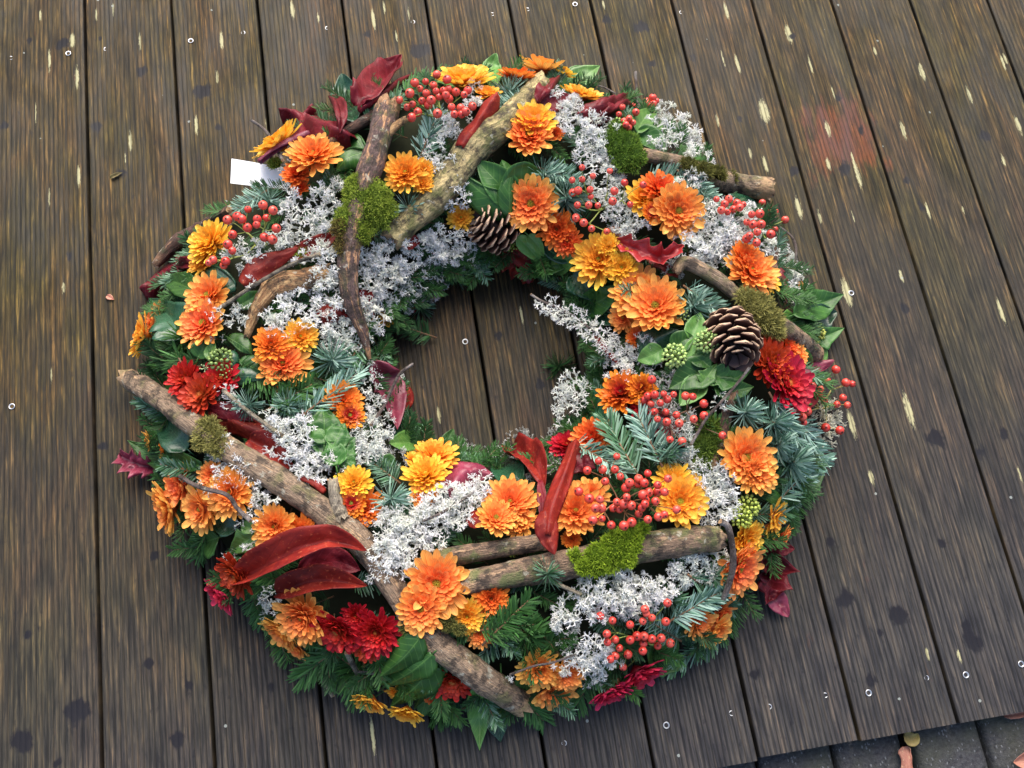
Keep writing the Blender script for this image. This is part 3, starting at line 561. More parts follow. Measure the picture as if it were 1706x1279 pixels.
# ------------------------------------------------------------------ lichen
def thallus(seed, depth=6, w0=.0018):
    rs = np.random.default_rng(seed); V = []; F = []; C = []; n = 0
    st = [(V3(0, 0, 0), nrm([rs.normal(0, .2), rs.normal(0, .2), 1]), w0, 0, nrm(rs.normal(0, 1, 3)))]
    while st:
        p, d, w_, k, ax = st.pop(); L = .0046*(.87**k)*(1 if w0 > .0017 else 1.1)*rs.uniform(.65, 1.3)
        side = nrm(np.cross(d, ax)); up = np.cross(d, side); q = p+d*L
        w2 = w_*.86 if k < depth else w_*.35
        for c, ww in ((p, w_), (q, w2)): V += [c-side*ww, c+up*ww*.55, c+side*ww, c-up*ww*.4]
        b = n; n += 8; j = np.arange(4); F.append(np.c_[b+j, b+(j+1) % 4, b+4+(j+1) % 4, b+4+j])
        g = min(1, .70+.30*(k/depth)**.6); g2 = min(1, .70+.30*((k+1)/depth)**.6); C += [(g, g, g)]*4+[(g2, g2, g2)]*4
        if k < depth:
            m_ = 2 if rs.random() < .84 else (3 if rs.random() < .4 else 1); an = rs.uniform(.35, .75)
            for s in ([-1, 1] if m_ == 2 else ([-1, 0, 1] if m_ == 3 else [rs.normal(0, .3)])):
                d2 = nrm(d*math.cos(an*s)+side*math.sin(an*s)+rs.normal(0, .16, 3)+V3(0, 0, -.04*k*.5)); ax2 = nrm(ax*math.cos(.6*rs.normal())+side*.8*rs.normal())
                st.append((q-d*w_*.3, d2, w2*rs.uniform(.86, 1.), k+1, ax2))
    return np.array(V), np.concatenate(F), np.array(C)
TH = [thallus(i, random.choice([5, 6, 6])) for i in range(14)]; THs = [thallus(50+i, 4, .0016) for i in range(10)]
TINT = {'w': (.95, .97, .89), 'g': (.88, .91, .85), 'y': (.84, .82, .68), 'k': (.62, .63, .60)}
def lichen(blobs, tone='w', lift=.012, dens=1., small=False, label=None):
    mb = MB(); tint = np.array(TINT[tone])
    for x, y, r in blobs:
        rs = np.random.default_rng(int(x*3+y)); m_ = max(3, int(dens*(r*r)/(42 if not small else 20)+2))
        for i in range(m_):
            rr = r*.88*math.sqrt(rs.random()); a = rs.uniform(0, 6.28); xx, yy = x+rr*math.cos(a), y+rr*math.sin(a)
            q = P(xx, yy, lift*rs.uniform(.35, 1.)); Vt, Ft, Ct = (THs if small else TH)[rs.integers(0, 10 if small else 14)]
            nn = snorm(q, .7); out = rr/r; lean = (CR*math.cos(a)-CU*math.sin(a))*out*1.2
            R = frame(nrm(nn+lean+rs.normal(0, .55, 3)), rs.uniform(0, 6.28)); sc_ = rs.uniform(.6, 1.0)*min(1., .5+r/45)*(1 if not small else .72)
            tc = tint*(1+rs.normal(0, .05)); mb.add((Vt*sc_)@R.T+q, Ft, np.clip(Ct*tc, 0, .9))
    return part('lichen', mb, M_LICHEN, label=label, smooth=False)
LW = 'white'
lichen([(483, 322, 14), (490, 350, 18), (500, 380, 20), (545, 322, 20), (540, 350, 25), (546, 375, 18)], lift=.024)
lichen([(395, 432, 16), (425, 415, 18), (455, 412, 18), (485, 410, 16), (520, 400, 16), (535, 395, 14)], 'g', .020)
lichen([(532, 446, 34), (549, 485, 24), (540, 515, 18), (492, 522, 32), (462, 550, 24), (520, 478, 16), (445, 540, 14)], lift=.026, label='bright white lichen with antler shaped tips over the split wood')
lichen([(620, 440, 30), (655, 425, 34), (700, 420, 34), (740, 412, 32), (772, 428, 18), (640, 480, 36), (690, 460, 34), (622, 520, 24), (735, 450, 24), (610, 475, 18), (668, 500, 22), (705, 485, 18), (770, 400, 12)], lift=.020, label='largest white lichen patch, above the hole to the left')
lichen([(568, 560, 28), (592, 583, 22), (560, 530, 16), (545, 570, 14), (610, 545, 14)], 'g', .018)
lichen([(791, 150, 12), (789, 183, 16), (767, 197, 14), (742, 211, 14), (748, 232, 20), (728, 263, 20), (739, 284, 22), (758, 315, 20), (763, 336, 16), (745, 300, 14)], lift=.030)
lichen([(933, 180, 22), (951, 197, 26), (972, 218, 33), (996, 221, 26), (984, 246, 24), (1003, 268, 24)], lift=.026, label='white lichen clump beside the round green moss')
lichen([(1022, 291, 20), (1008, 315, 20), (1028, 350, 26), (1045, 373, 26), (1055, 390, 18), (1000, 345, 14)], 'g', .018)
lichen([(1116, 208, 34), (1125, 238, 33), (1150, 238, 24), (1172, 263, 17), (1100, 195, 16)], lift=.028, label='white lichen clump at the upper right rim')
lichen([(1146, 298, 18), (1152, 318, 12)], lift=.026)
lichen([(1185, 378, 38), (1216, 374, 34), (1171, 406, 36), (1204, 402, 34), (1235, 366, 22), (1263, 402, 20), (1150, 420, 18), (1238, 398, 18)], lift=.022, label='wide white lichen patch under the broken grey branch')
lichen([(1192, 436, 20), (1124, 442, 14), (1215, 428, 14)], 'k', .014)
lichen([(1310, 444, 18), (1329, 465, 20), (1321, 484, 18), (1300, 425, 12), (1325, 500, 12)], 'g', .016)
ZMIN = .082
lichen([(908, 506, 13), (925, 515, 16), (942, 522, 17), (960, 533, 18), (978, 545, 18), (995, 557, 17), (1012, 568, 17), (1030, 580, 18), (1048, 592, 18), (1062, 600, 14)], 'w', .016, 1.3, True, label='lichen covered twig reaching over the hole from the right')
ZMIN = 0.
lichen([(1025, 615, 18), (1045, 612, 18), (1070, 575, 14), (1060, 630, 14)], 'w', .022)
ZMIN = .06
lichen([(958, 645, 24), (950, 665, 26), (940, 684, 18), (930, 702, 9)], 'g', .018, 1.1, True, label='grey lichen tuft hanging into the hole on the right')
ZMIN = 0.
lichen([(614, 636, 20), (642, 632, 10), (662, 622, 7), (621, 672, 18), (632, 697, 20), (650, 640, 8)], 'g', .034, .9, True)
lichen([(611, 721, 24), (624, 735, 26), (602, 750, 24), (621, 764, 15), (600, 710, 14)], 'g', .022)
lichen([(379, 660, 12), (391, 671, 15), (365, 648, 8)], 'w', .034, 1., True)
lichen([(457, 705, 18), (466, 728, 24), (492, 719, 26), (480, 745, 16)], lift=.030)
lichen([(497, 772, 24), (530, 780, 26), (550, 770, 18), (515, 760, 14)], 'w', .024)
lichen([(372, 756, 18), (390, 778, 26), (403, 797, 20), (436, 822, 20), (440, 840, 14), (430, 856, 12)], lift=.030)
lichen([(785, 826, 26), (773, 845, 28), (792, 808, 16), (743, 845, 28), (726, 859, 32), (715, 880, 34), (691, 857, 20)], lift=.028, label='white lichen mound left of the lower orange blooms')
lichen([(644, 873, 22), (656, 887, 28), (670, 903, 34), (642, 905, 24), (652, 944, 24), (635, 957, 17), (690, 915, 22), (640, 930, 18)], 'w', .034)
lichen([(401, 866, 12), (429, 908, 14), (413, 924, 15), (387, 924, 10), (432, 890, 10)], 'w', .026, 1., True)
lichen([(450, 992, 16), (464, 985, 12), (452, 1018, 14), (445, 1005, 12)], 'g', .022, 1., True)
lichen([(983, 989, 22), (1018, 973, 26), (1041, 991, 28), (1077, 973, 24), (1100, 982, 22), (948, 1024, 22), (971, 1010, 20), (1030, 1012, 24), (1065, 1005, 20), (1000, 1005, 20)], lift=.026, label='white lichen mound below the mossy log')
lichen([(943, 1050, 16), (966, 1064, 14)], 'k', .020)
lichen([(995, 1092, 23), (1009, 1118, 17), (983, 1085, 20), (933, 1099, 15), (960, 1100, 15), (983, 1120, 14), (1020, 1095, 12)], 'w', .026)
lichen([(847, 1125, 7)], 'w', .040, 1.5, True)
lichen([(1152, 940, 28), (1178, 928, 20), (1129, 949, 18), (1170, 950, 18)], 'g', .016)
lichen([(1134, 725, 16), (1157, 762, 18), (1181, 785, 26), (1171, 800, 24), (1150, 745, 12)], 'g', .020)
lichen([(1196, 811, 24), (1204, 835, 24), (1190, 851, 20), (1171, 865, 11), (1180, 828, 14)], 'w', .022)
lichen([(1372, 685, 20), (1384, 697, 20), (1364, 713, 23), (1376, 727, 20), (1360, 735, 12)], 'y', .014, 1., True, label='beige lichen tuft under the red berries at the right rim')
lichen([(862, 731, 15), (879, 734, 13), (897, 746, 11), (925, 734, 17), (923, 771, 15), (869, 781, 10), (834, 752, 17), (855, 762, 12), (872, 800, 10)], 'k', .014, 1.1, True)
lichen([(766, 744, 13), (661, 761, 16), (820, 751, 12), (690, 770, 12), (783, 752, 12), (640, 780, 14)], 'k', .012, 1.1, True)
lichen([(419, 468, 12), (410, 478, 8)], 'w', .036, 1.2, True)
lichen([(354, 517, 14), (370, 522, 8)], 'w', .044, 1.1, True)
lichen([(403, 524, 19), (396, 538, 14), (363, 564, 10)], 'g', .026, 1.1, True)
lichen([(1194, 673, 10), (1204, 660, 6)], 'g', .036, 1.2, True)
lichen([(1105, 636, 18), (1125, 655, 18), (1090, 625, 14), (1110, 690, 22), (1140, 700, 16)], 'k', .016)
lichen([(343, 812, 11), (360, 818, 9)], 'w', .046, 1.1, True)
lichen([(480, 268, 7), (474, 280, 8)], 'w', .034, 1.2, True)
lichen([(500, 700, 14), (585, 640, 12), (590, 612, 12), (618, 608, 10)], 'g', .020, 1., True)
# ------------------------------------------------------------------ moss
def moss(blobs, lift, c1, c2, name='moss', parent=None, long=1.):
    mb = MB(); c1, c2 = np.array(c1), np.array(c2)
    for x, y, r in blobs:
        rs = np.random.default_rng(int(x+y*2)); q0 = P(x, y, lift); R = msz(r, q0); n = snorm(q0, .6); Fm = frame(n)
        Vi, Fi = ICO2; dome = Vi*[R*.92, R*.92, R*.5]; dome = np.array([v*(1+.38*noise.noise(v*110+q0)) for v in dome])
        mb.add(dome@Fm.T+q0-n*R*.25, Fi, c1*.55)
        m_ = int(min(3200, 900*(r/20)**1.7)); az = rs.uniform(0, 6.283, m_); el = np.arcsin(rs.uniform(-.1, 1, m_))
        d = np.stack([np.cos(az)*np.cos(el), np.sin(az)*np.cos(el), np.sin(el)], -1); p = d*[R*.93, R*.93, R*.5]
        sc_ = np.array([1+.38*noise.noise(v*110+q0) for v in p]); p *= sc_[:, None]
        dd = d*.8+rs.normal(0, .6, (m_, 3)); dd[:, 2] += .25; dd /= np.linalg.norm(dd, axis=1)[:, None]; ln = rs.uniform(.0022, .0060, (m_, 1))*long
        sd_ = np.cross(dd, rs.normal(0, 1, (m_, 3))); sd_ /= np.linalg.norm(sd_, axis=1)[:, None]; wd = .00036
        mid = p+dd*ln*.55; tip = p+dd*ln+sd_*ln*.2
        V = np.stack([p-sd_*wd, p+sd_*wd, mid+sd_*wd*1.3, mid-sd_*wd*1.3, tip], 1)@Fm.T+q0-n*R*.25
        cl_ = np.array([.5+.5*noise.noise(v*150+q0*3) for v in p])*.75+rs.random(m_)*.25; cc = c1+(c2-c1)*np.clip(cl_, 0, 1)[:, None]
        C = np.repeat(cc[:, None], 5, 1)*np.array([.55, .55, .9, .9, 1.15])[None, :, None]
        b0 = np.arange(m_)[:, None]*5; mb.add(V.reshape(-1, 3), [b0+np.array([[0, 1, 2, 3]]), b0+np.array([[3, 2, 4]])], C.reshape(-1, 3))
    return part(name, mb, M_MOSS, kind='stuff')
GM = ((.12, .19, .018), (.48, .58, .09)); OM = ((.17, .16, .045), (.46, .43, .14))
moss([(615, 333, 38), (599, 312, 26), (585, 365, 28), (629, 352, 30), (600, 385, 24)], .042, *GM)
moss([(582, 405, 22), (572, 380, 18)], .042, (.13, .08, .03), (.3, .26, .07))
moss([(1038, 240, 32), (1048, 262, 26), (1020, 232, 20), (1030, 212, 13)], .030, (.05, .11, .012), (.22, .36, .05))
moss([(1150, 275, 14), (1175, 283, 16), (1200, 288, 13), (1222, 294, 8)], .032, (.06, .06, .015), (.20, .20, .05), long=1.3)
moss([(1262, 512, 28), (1283, 533, 24), (1248, 498, 18), (1296, 550, 14)], .034, *OM, long=1.4)
moss([(1179, 750, 22), (1186, 715, 18), (1172, 775, 14), (1190, 735, 14)], .020, (.05, .10, .015), (.22, .32, .05), long=1.5)
moss([(1030, 915, 32), (1052, 897, 23), (1000, 932, 25), (1045, 928, 18), (972, 946, 13), (958, 925, 10), (1072, 880, 9)], .040, (.10, .18, .01), (.44, .60, .05))
moss([(344, 718, 20), (358, 735, 18), (335, 738, 12), (366, 748, 12)], .036, *OM, long=1.4)
moss([(745, 1037, 14), (765, 1048, 9), (679, 1047, 11)], .034, (.10, .10, .03), (.26, .26, .07))
moss([(832, 1178, 12), (815, 1182, 8), (457, 272, 10), (500, 420, 8), (850, 915, 8)], .020, *GM)
# ------------------------------------------------------------------ blooms
def petal(rs, L, W, cup=.35, curl=.4, nseg=6):
    """petal along +Y from the origin, top +Z"""
    ts = np.array([0, .3, .6, .82, .94, 1.]); wf = np.array([.35, .68, .97, 1., .80, .42]); V = []; U = []
    for tt, f in zip(ts, wf):
        for a in (-1, -.5, 0, .5, 1):
            z = cup*W*(a*a)*f+curl*L*(tt**2)*.5-(.06*L*max(0, tt-.85)/.15 if curl < .2 else 0)
            V.append([a*W*f, L*tt-(.03*L*a*a if tt > .9 else 0), z]); U.append([a, tt, 0])
    F = (np.arange(nseg-1)[:, None]*5+np.arange(4)[None]).ravel()
    return np.array(V), np.c_[F, F+1, F+6, F+5], np.array(U)
# colour schemes: outer tip, outer base, inner tip, inner base, centre, form
SCH = {
 'O': ((.95, .43, .10), (.90, .28, .055), (.89, .23, .055), (.78, .12, .03), (.30, .30, .03)),
 'Y': ((.95, .55, .07), (.88, .34, .025), (.92, .40, .035), (.76, .22, .015), (.45, .45, .04)),
 'D': ((.88, .28, .045), (.70, .10, .018), (.76, .11, .022), (.50, .04, .012), (.28, .10, .02)),
 'B': ((.88, .32, .025), (.60, .09, .010), (.45, .035, .014), (.25, .012, .010), (.20, .06, .02)),
 'R': ((.52, .018, .016), (.34, .009, .010), (.52, .035, .016), (.55, .10, .02), (.55, .18, .04)),
 'C': ((.62, .035, .10), (.50, .02, .05), (.55, .02, .05), (.4, .01, .03), (.4, .1, .04)),
 'Q': ((.88, .27, .03), (.78, .13, .02), (.48, .012, .035), (.42, .012, .035), (.28, .34, .04)),
}
def bloom_parts(sch, seed, form):
    """unit radius bloom. returns inner MB, outer petal transforms, centre MB"""
    rs = np.random.default_rng(seed); S = SCH[sch]; rings = []
    if form == 'daisy': spec = [(23, 1., .06, .5), (22, .92, .20, .45), (20, .78, .38, .35), (17, .60, .6, .28), (14, .44, .85, .2)]
    elif form == 'pom': spec = [(21, 1., .02, .5), (21, .95, .20, .45), (19, .86, .40, .4), (18, .72, .62, .35), (16, .56, .85, .3), (13, .42, 1.08, .2), (8, .30, 1.3, .12)]
    else: spec = [(16, 1., .0, .5), (15, .88, .3, .4), (13, .68, .55, .35), (12, .5, .8, .3), (10, .34, 1.1, .2)]   # loose
    ctr = .17 if form == 'daisy' else .10
    for k, (n, L, el, cu) in enumerate(spec):
        for j in range(n):
            az = 2*math.pi*(j+.5*(k % 2)+rs.normal(0, .16))/n; l = L*rs.uniform(.86, 1.04)*(.9 if k else 1); e = el+rs.normal(0, .09)-.02; r0 = .07 if k < 4 else .05
            W = (.118 if form != 'pom' else .102)*(1-.055*k)*rs.uniform(.85, 1.15)*(1.15 if form == 'loose' else 1)
            f = min(1, k/(len(spec)-1)*1.25); tipc = np.array(S[0])*(1-f)+np.array(S[2])*f; basc = np.array(S[1])*(1-f)+np.array(S[3])*f
            rings.append((k, az, r0, e, l-r0, W, cu+rs.normal(0, .1), tipc*(1+rs.normal(0, .05)), basc, rs.normal(0, .2), .02*k))
    return rings, ctr
def petal_xf(az, r0, e, z, tw):
    ca, sa = math.cos(az), math.sin(az); X = V3(-sa, ca, 0)*-1; out = V3(ca, sa, 0)
    Y = out*math.cos(e)+V3(0, 0, math.sin(e)); Z = np.cross(X, Y); 
    if Z[2] < 0: X = -X; Z = -Z
    X, Z = X*math.cos(tw)+Z*math.sin(tw), Z*math.cos(tw)-X*math.sin(tw)
    return np.array([X, Y, Z]).T, out*r0+V3(0, 0, z)
BL = {}
def bloom_mesh(sch, var, form, split):
    key = (sch, var, form, split)
    if key in BL: return BL[key]
    rings, ctr = bloom_parts(sch, var*13+ord(sch), form); mb = MB(); outer = []; rs = np.random.default_rng(var)
    for (k, az, r0, e, L, W, cu, tc, bc, tw, z) in rings:
        V, F, U = petal(rs, L, W, .4, cu); R, o_ = petal_xf(az, r0, e, z, tw)
        C = bc+(tc-bc)*np.clip(U[:, 1:2]*1.5-.25, 0, 1); C = C*(1+.12*np.abs(U[:, :1]))
        if split and k == 0: outer.append((R, o_, V, F, np.clip(C, 0, .95), U)); continue
        mb.add(V@R.T+o_, F, np.clip(C, 0, .95), U)
    # calyx and bed below the petals so the bloom is solid
    a = np.linspace(0, 2*math.pi, 12, endpoint=False); bed = np.concatenate([np.c_[np.cos(a)*r, np.sin(a)*r, np.full(12, z)] for r, z in ((.06, -.25), (.2, -.14), (.34, -.02), (.2, .12))])
    Fb = np.concatenate([np.c_[i*12+np.arange(12), i*12+(np.arange(12)+1) % 12, (i+1)*12+(np.arange(12)+1) % 12, (i+1)*12+np.arange(12)] for i in range(3)]); mb.add(bed, Fb, np.array(SCH[sch][3])*.6)
    me = mb.mesh('chrysanthemum', M_PETAL)
    # centre: tight florets
    cm = MB(); n = 46; cc = np.array(SCH[sch][4]); hz = .17 if form == 'daisy' else .22
    for i in range(n):
        r = ctr*math.sqrt((i+.5)/n); an = i*2.39996; h = hz+.05*(1-(r/ctr)**2); s = ctr*.17; Vi, Fi = ICO1 if False else (np.array([[1, 0, 0], [0, 1, 0], [-1, 0, 0], [0, -1, 0], [0, 0, 1.6], [0, 0, -3]], float), np.array([[0, 1, 4], [1, 2, 4], [2, 3, 4], [3, 0, 4], [1, 0, 5], [2, 1, 5], [3, 2, 5], [0, 3, 5]]))
        f = r/ctr; col = cc*(1-.45*f)+np.array(SCH[sch][3])*.45*f
        cm.add(Vi*s+[r*math.cos(an), r*math.sin(an), h-.02*f], Fi, col*(1+rs.normal(0, .12)))
    ce = cm.mesh('flower_centre', M_CENTRE)
    pool = []
    for R, o_, V, F, C, U in outer:
        pm = MB(); pm.add(V, F, C, U); pool.append((R, o_, pm.mesh('petal', M_PETAL)))
    BL[key] = (me, ce, pool); return BL[key]
LAB = {'R': 'deep red chrysanthemum bloom', 'C': 'crimson pink chrysanthemum bloom seen from the side', 'B': 'bronze orange bloom with a dark red centre', 'Q': 'orange bloom with a crimson ring and green centre', 'Y': 'golden yellow chrysanthemum bloom'}
NPET = 0; bi = 0
FLW = [(467, 240, 84, 'Y', 'daisy', .026, .9), (523, 262, 88, 'O', 'pom', .042, 0), (497, 291, 54, 'D', 'pom', .030, 0), (502, 314, 30, 'D', 'pom', .024, 0), (613, 134, 36, 'Y', 'loose', .012, .8),
(772, 138, 88, 'Y', 'daisy', .026, .4), (813, 158, 44, 'Y', 'loose', .024, .4), (862, 131, 62, 'D', 'daisy', .018, .9), (905, 118, 72, 'O', 'loose', .022, .8), (934, 124, 46, 'Y', 'loose', .020, .8), (968, 161, 62, 'Y', 'daisy', .022, .6),
(888, 202, 76, 'Y', 'daisy', .036, .3), (880, 228, 88, 'O', 'daisy', .034, .2), (925, 222, 30, 'D', 'loose', .03, 0), (676, 290, 72, 'Y', 'pom', .040, 0), (707, 283, 36, 'Y', 'pom', .044, 0), (703, 306, 40, 'Y', 'pom', .046, 0),
(885, 340, 92, 'O', 'daisy', .036, 0), (928, 382, 66, 'D', 'pom', .026, 0), (946, 402, 52, 'D', 'pom', .030, 0), (768, 362, 46, 'Y', 'pom', .010, 0), (1072, 332, 64, 'Y', 'loose', .026, 0), (1098, 318, 72, 'D', 'pom', .030, 0), (1128, 352, 92, 'O', 'daisy', .036, 0), (1088, 355, 40, 'Q', 'daisy', .038, 0),
(1249, 455, 88, 'O', 'pom', .030, 0), (1240, 430, 56, 'D', 'pom', .034, 0), (1280, 468, 46, 'Y', 'loose', .022, .3), (1000, 434, 92, 'Y', 'pom', .030, 0), (1036, 446, 60, 'Y', 'pom', .034, 0), (1013, 409, 40, 'Y', 'daisy', .036, 0), (1062, 490, 88, 'O', 'daisy', .026, 0), (1092, 512, 98, 'O', 'daisy', .036, 0), (1064, 562, 40, 'D', 'daisy', .012, 0), (1040, 530, 50, 'O', 'loose', .018, 0),
(353, 406, 82, 'Y', 'pom', .034, .1), (342, 436, 60, 'Y', 'pom', .022, .2), (349, 494, 80, 'O', 'daisy', .034, .1), (341, 540, 84, 'O', 'daisy', .036, .1), (241, 560, 70, 'Y', 'daisy', .020, .9), (262, 530, 52, 'O', 'loose', .020, .6),
(452, 576, 62, 'D', 'pom', .036, 0), (500, 562, 60, 'Y', 'pom', .030, 0), (471, 608, 88, 'O', 'pom', .024, 0), (311, 632, 66, 'R', 'pom', .032, 0), (337, 658, 72, 'R', 'daisy', .036, 0), (370, 630, 62, 'R', 'loose', .030, 0), (571, 668, 66, 'D', 'pom', .030, 0), (582, 693, 50, 'Q', 'daisy', .034, 0),
(590, 806, 62, 'Y', 'pom', .034, 0), (585, 839, 48, 'Q', 'daisy', .038, 0), (610, 846, 66, 'D', 'pom', .026, 0), (724, 764, 78, 'Y', 'pom', .030, 0), (710, 794, 78, 'Y', 'pom', .034, 0), (706, 828, 46, 'O', 'loose', .026, 0), (686, 766, 28, 'Y', 'loose', .034, 0), (850, 840, 92, 'O', 'pom', .030, 0), (826, 864, 66, 'O', 'daisy', .040, 0), (866, 870, 60, 'O', 'pom', .022, 0),
(958, 853, 92, 'O', 'pom', .034, 0), (985, 826, 62, 'O', 'loose', .026, 0), (952, 898, 34, 'D', 'daisy', .020, 0), (1132, 836, 84, 'Y', 'daisy', .034, 0), (1122, 803, 68, 'Y', 'pom', .028, 0), (1150, 812, 50, 'Y', 'loose', .026, 0), (1036, 657, 78, 'B', 'pom', .030, 0), (1070, 647, 50, 'B', 'pom', .030, 0), (1070, 680, 40, 'R', 'pom', .014, 0),
(1240, 762, 96, 'O', 'daisy', .034, 0), (1258, 788, 74, 'O', 'pom', .038, 0), (1240, 898, 66, 'Y', 'daisy', .026, .5), (1226, 944, 88, 'O', 'daisy', .030, .5), (1288, 862, 58, 'Y', 'loose', .022, .8), (1305, 892, 34, 'O', 'loose', .018, 1.1), (1265, 885, 36, 'O', 'loose', .016, .6),
(1308, 640, 96, 'R', 'daisy', .034, .1), (1283, 604, 84, 'R', 'pom', .028, 0), (1309, 578, 46, 'D', 'pom', .020, 0), (1326, 592, 46, 'O', 'pom', .018, .3), (1278, 574, 44, 'B', 'loose', .016, 0), (1162, 1034, 62, 'O', 'loose', .026, .2), (1190, 1048, 60, 'O', 'loose', .020, .6), (1200, 1020, 46, 'O', 'loose', .016, .6),
(1062, 1120, 78, 'C', 'daisy', .016, 1.25), (1015, 1150, 66, 'C', 'daisy', .012, 1.25), (899, 1112, 74, 'O', 'pom', .028, .2), (943, 1122, 60, 'O', 'pom', .030, .2), (922, 1142, 80, 'O', 'loose', .022, .5), (754, 1131, 66, 'R', 'daisy', .018, .6), (724, 1160, 36, 'D', 'loose', .016, .9), (618, 1166, 56, 'Y', 'daisy', .016, 1.2), (678, 1184, 54, 'Y', 'daisy', .016, 1.1), (662, 1150, 34, 'Y', 'loose', .016, .6),
(564, 1048, 76, 'R', 'daisy', .026, .7), (628, 1050, 84, 'R', 'pom', .032, .2), (594, 1024, 48, 'R', 'pom', .030, .2), (611, 1078, 48, 'R', 'daisy', .034, .2), (508, 1024, 92, 'O', 'pom', .046, .4), (472, 1050, 68, 'O', 'daisy', .018, 1.2), (497, 1080, 40, 'O', 'loose', .016, .9), (728, 972, 104, 'O', 'daisy', .040, .1), (702, 1013, 84, 'O', 'daisy', .046, .1), (818, 996, 62, 'D', 'pom', .028, 0), (778, 1026, 60, 'Y', 'pom', .032, .1), (800, 1054, 50, 'O', 'pom', .024, .1),
(460, 877, 76, 'O', 'pom', .032, .1), (502, 888, 62, 'D', 'pom', .024, 0), (284, 846, 84, 'O', 'daisy', .022, 1.), (304, 808, 74, 'O', 'loose', .026, .6), (340, 846, 76, 'O', 'loose', .034, .4), (388, 820, 88, 'O', 'pom', .030, .1), (356, 792, 52, 'O', 'pom', .028, .1), (250, 734, 34, 'O', 'daisy', .012, 1.2), (274, 748, 38, 'D', 'loose', .012, .6),
(396, 955, 72, 'R', 'daisy', .022, .7), (372, 988, 64, 'C', 'daisy', .012, 1.2), (945, 744, 60, 'R', 'pom', .022, 0), (988, 730, 72, 'D', 'pom', .020, 0), (645, 530, 32, 'Y', 'loose', .010, .3), (622, 542, 24, 'Y', 'loose', .010, .3), (1336, 488, 34, 'O', 'loose', .012, .4), (1022, 392, 30, 'D', 'pom', .014, 0), (430, 740, 30, 'R', 'pom', .010, 0)]
for x, y, dpx, sch, form, lf, tl in FLW:
    ZMIN = .044 if tl >= .6 else 0.
    q = P(x, y, lf*(.72 if tl < .7 else 1.25)); tl = tl*.75; R_ = msz(dpx, q)/2*(1.13 if tl < .3 else 1.24); var = bi % 3; split = dpx >= 84 and form != 'loose' and NPET < 272 and sch in 'OYR'
    me, ce, pool = bloom_mesh(sch, var, form, split)
    n = snorm(q, .62+.35*tl)
    if tl: o_ = nrm([q[0]-CX, q[1]-CY, 0]); n = nrm(n*(1-.25*tl)+o_*tl*.8)
    else: n = nrm(n+rng.normal(0, .10, 3))
    sp_ = rng.uniform(0, 6.28); B = obj('chrysanthemum', me, wreath, q-WORG, frame(n, sp_), float(R_), label=LAB.get(sch))
    obj('flower_centre', ce, B)
    for R, o2, pm in pool: obj('petal', pm, B, o2, R); NPET += 1
    bi += 1
ZMIN = 0.
# ------------------------------------------------------------------ red and green leaves
def Lr(px, w_, mat=M_RED, prof='half', margin='oval', lift=.03, **k): return leaf('red_leaf', px, w_*1.06, mat, prof, margin, lift, **k)
Lr([(585, 228), (540, 208), (500, 192), (464, 180)], 64, M_MAROON, 'ridge', 'oval', .026, amp=.9)
Lr([(548, 162), (560, 190), (566, 222)], 42, M_MAROON, 'fold', 'oval', .034, amp=.8)
Lr([(500, 235), (505, 200), (520, 172)], 46, M_MAROON, 'ridge', 'oval', .03, amp=.6)
Lr([(592, 178), (620, 158), (650, 128), (669, 90)], 54, M_MAROON, 'vee', 'oval', .028, amp=.6)
Lr([(600, 190), (640, 165), (690, 122)], 44, M_MAROON, 'fold', 'oval', .024, amp=.6)
Lr([(432, 271), (470, 244), (516, 220)], 20, M_PURPLE, 'roll', 'strap', .040)
Lr([(768, 243), (798, 200), (828, 155)], 26, M_RED, 'ridge', 'strap', .042, amp=.8, label='brick red leaf rolled lengthwise beside the tan branch')
Lr([(898, 172), (920, 150), (936, 126)], 44, M_MAROON, 'fold', 'oval', .030, amp=.8); Lr([(895, 180), (925, 172), (952, 160)], 34, M_MAROON, 'vee', 'oval', .022)
Lr([(970, 190), (1010, 168), (1052, 152)], 46, M_MAROON, 'ridge', 'oval', .030, amp=.7); Lr([(995, 200), (1030, 182), (1055, 178)], 46, M_MAROON, 'fold', 'oval', .020, amp=.8)
Lr([(320, 425), (285, 452), (234, 482)], 52, M_MAROON, 'ridge', 'strap', .024, amp=.8, label='maroon wavy leaf at the left rim under the bark strip'); Lr([(330, 440), (300, 430), (300, 470)], 40, M_MAROON, 'fold', 'oval', .018)
Lr([(402, 472), (438, 442), (498, 412)], 40, M_RED, 'ridge', 'oval', .024); Lr([(480, 430), (530, 408), (565, 385)], 30, M_RED, 'vee', 'oval', .018)
Lr([(535, 530), (560, 520), (590, 530)], 44, M_RED, 'ridge', 'oval', .022, amp=.7); Lr([(612, 480), (608, 505), (622, 530)], 26, M_RED, 'vee', 'oval', .012)
Lr([(672, 412), (682, 402), (700, 404)], 28, M_RED, 'vee', 'oval', .024); Lr([(690, 494), (715, 484), (740, 490)], 34, M_RED, 'ridge', 'oval', .014, amp=.6); Lr([(744, 455), (757, 447)], 18, M_RED, 'vee', 'oval', .012); Lr([(675, 515), (695, 502)], 24, M_RED, 'vee', 'oval', .010)
Lr([(835, 420), (858, 440), (888, 470)], 58, M_RED, 'wave', 'oak', .014, amp=.8, label='lobed red oak leaf with pink tip above the hole'); Lr([(850, 420), (885, 435), (905, 445)], 34, M_RED, 'vee', 'oval', .008); Lr([(870, 446), (882, 472)], 24, M_PURPLE, 'wave', 'oval', .014)
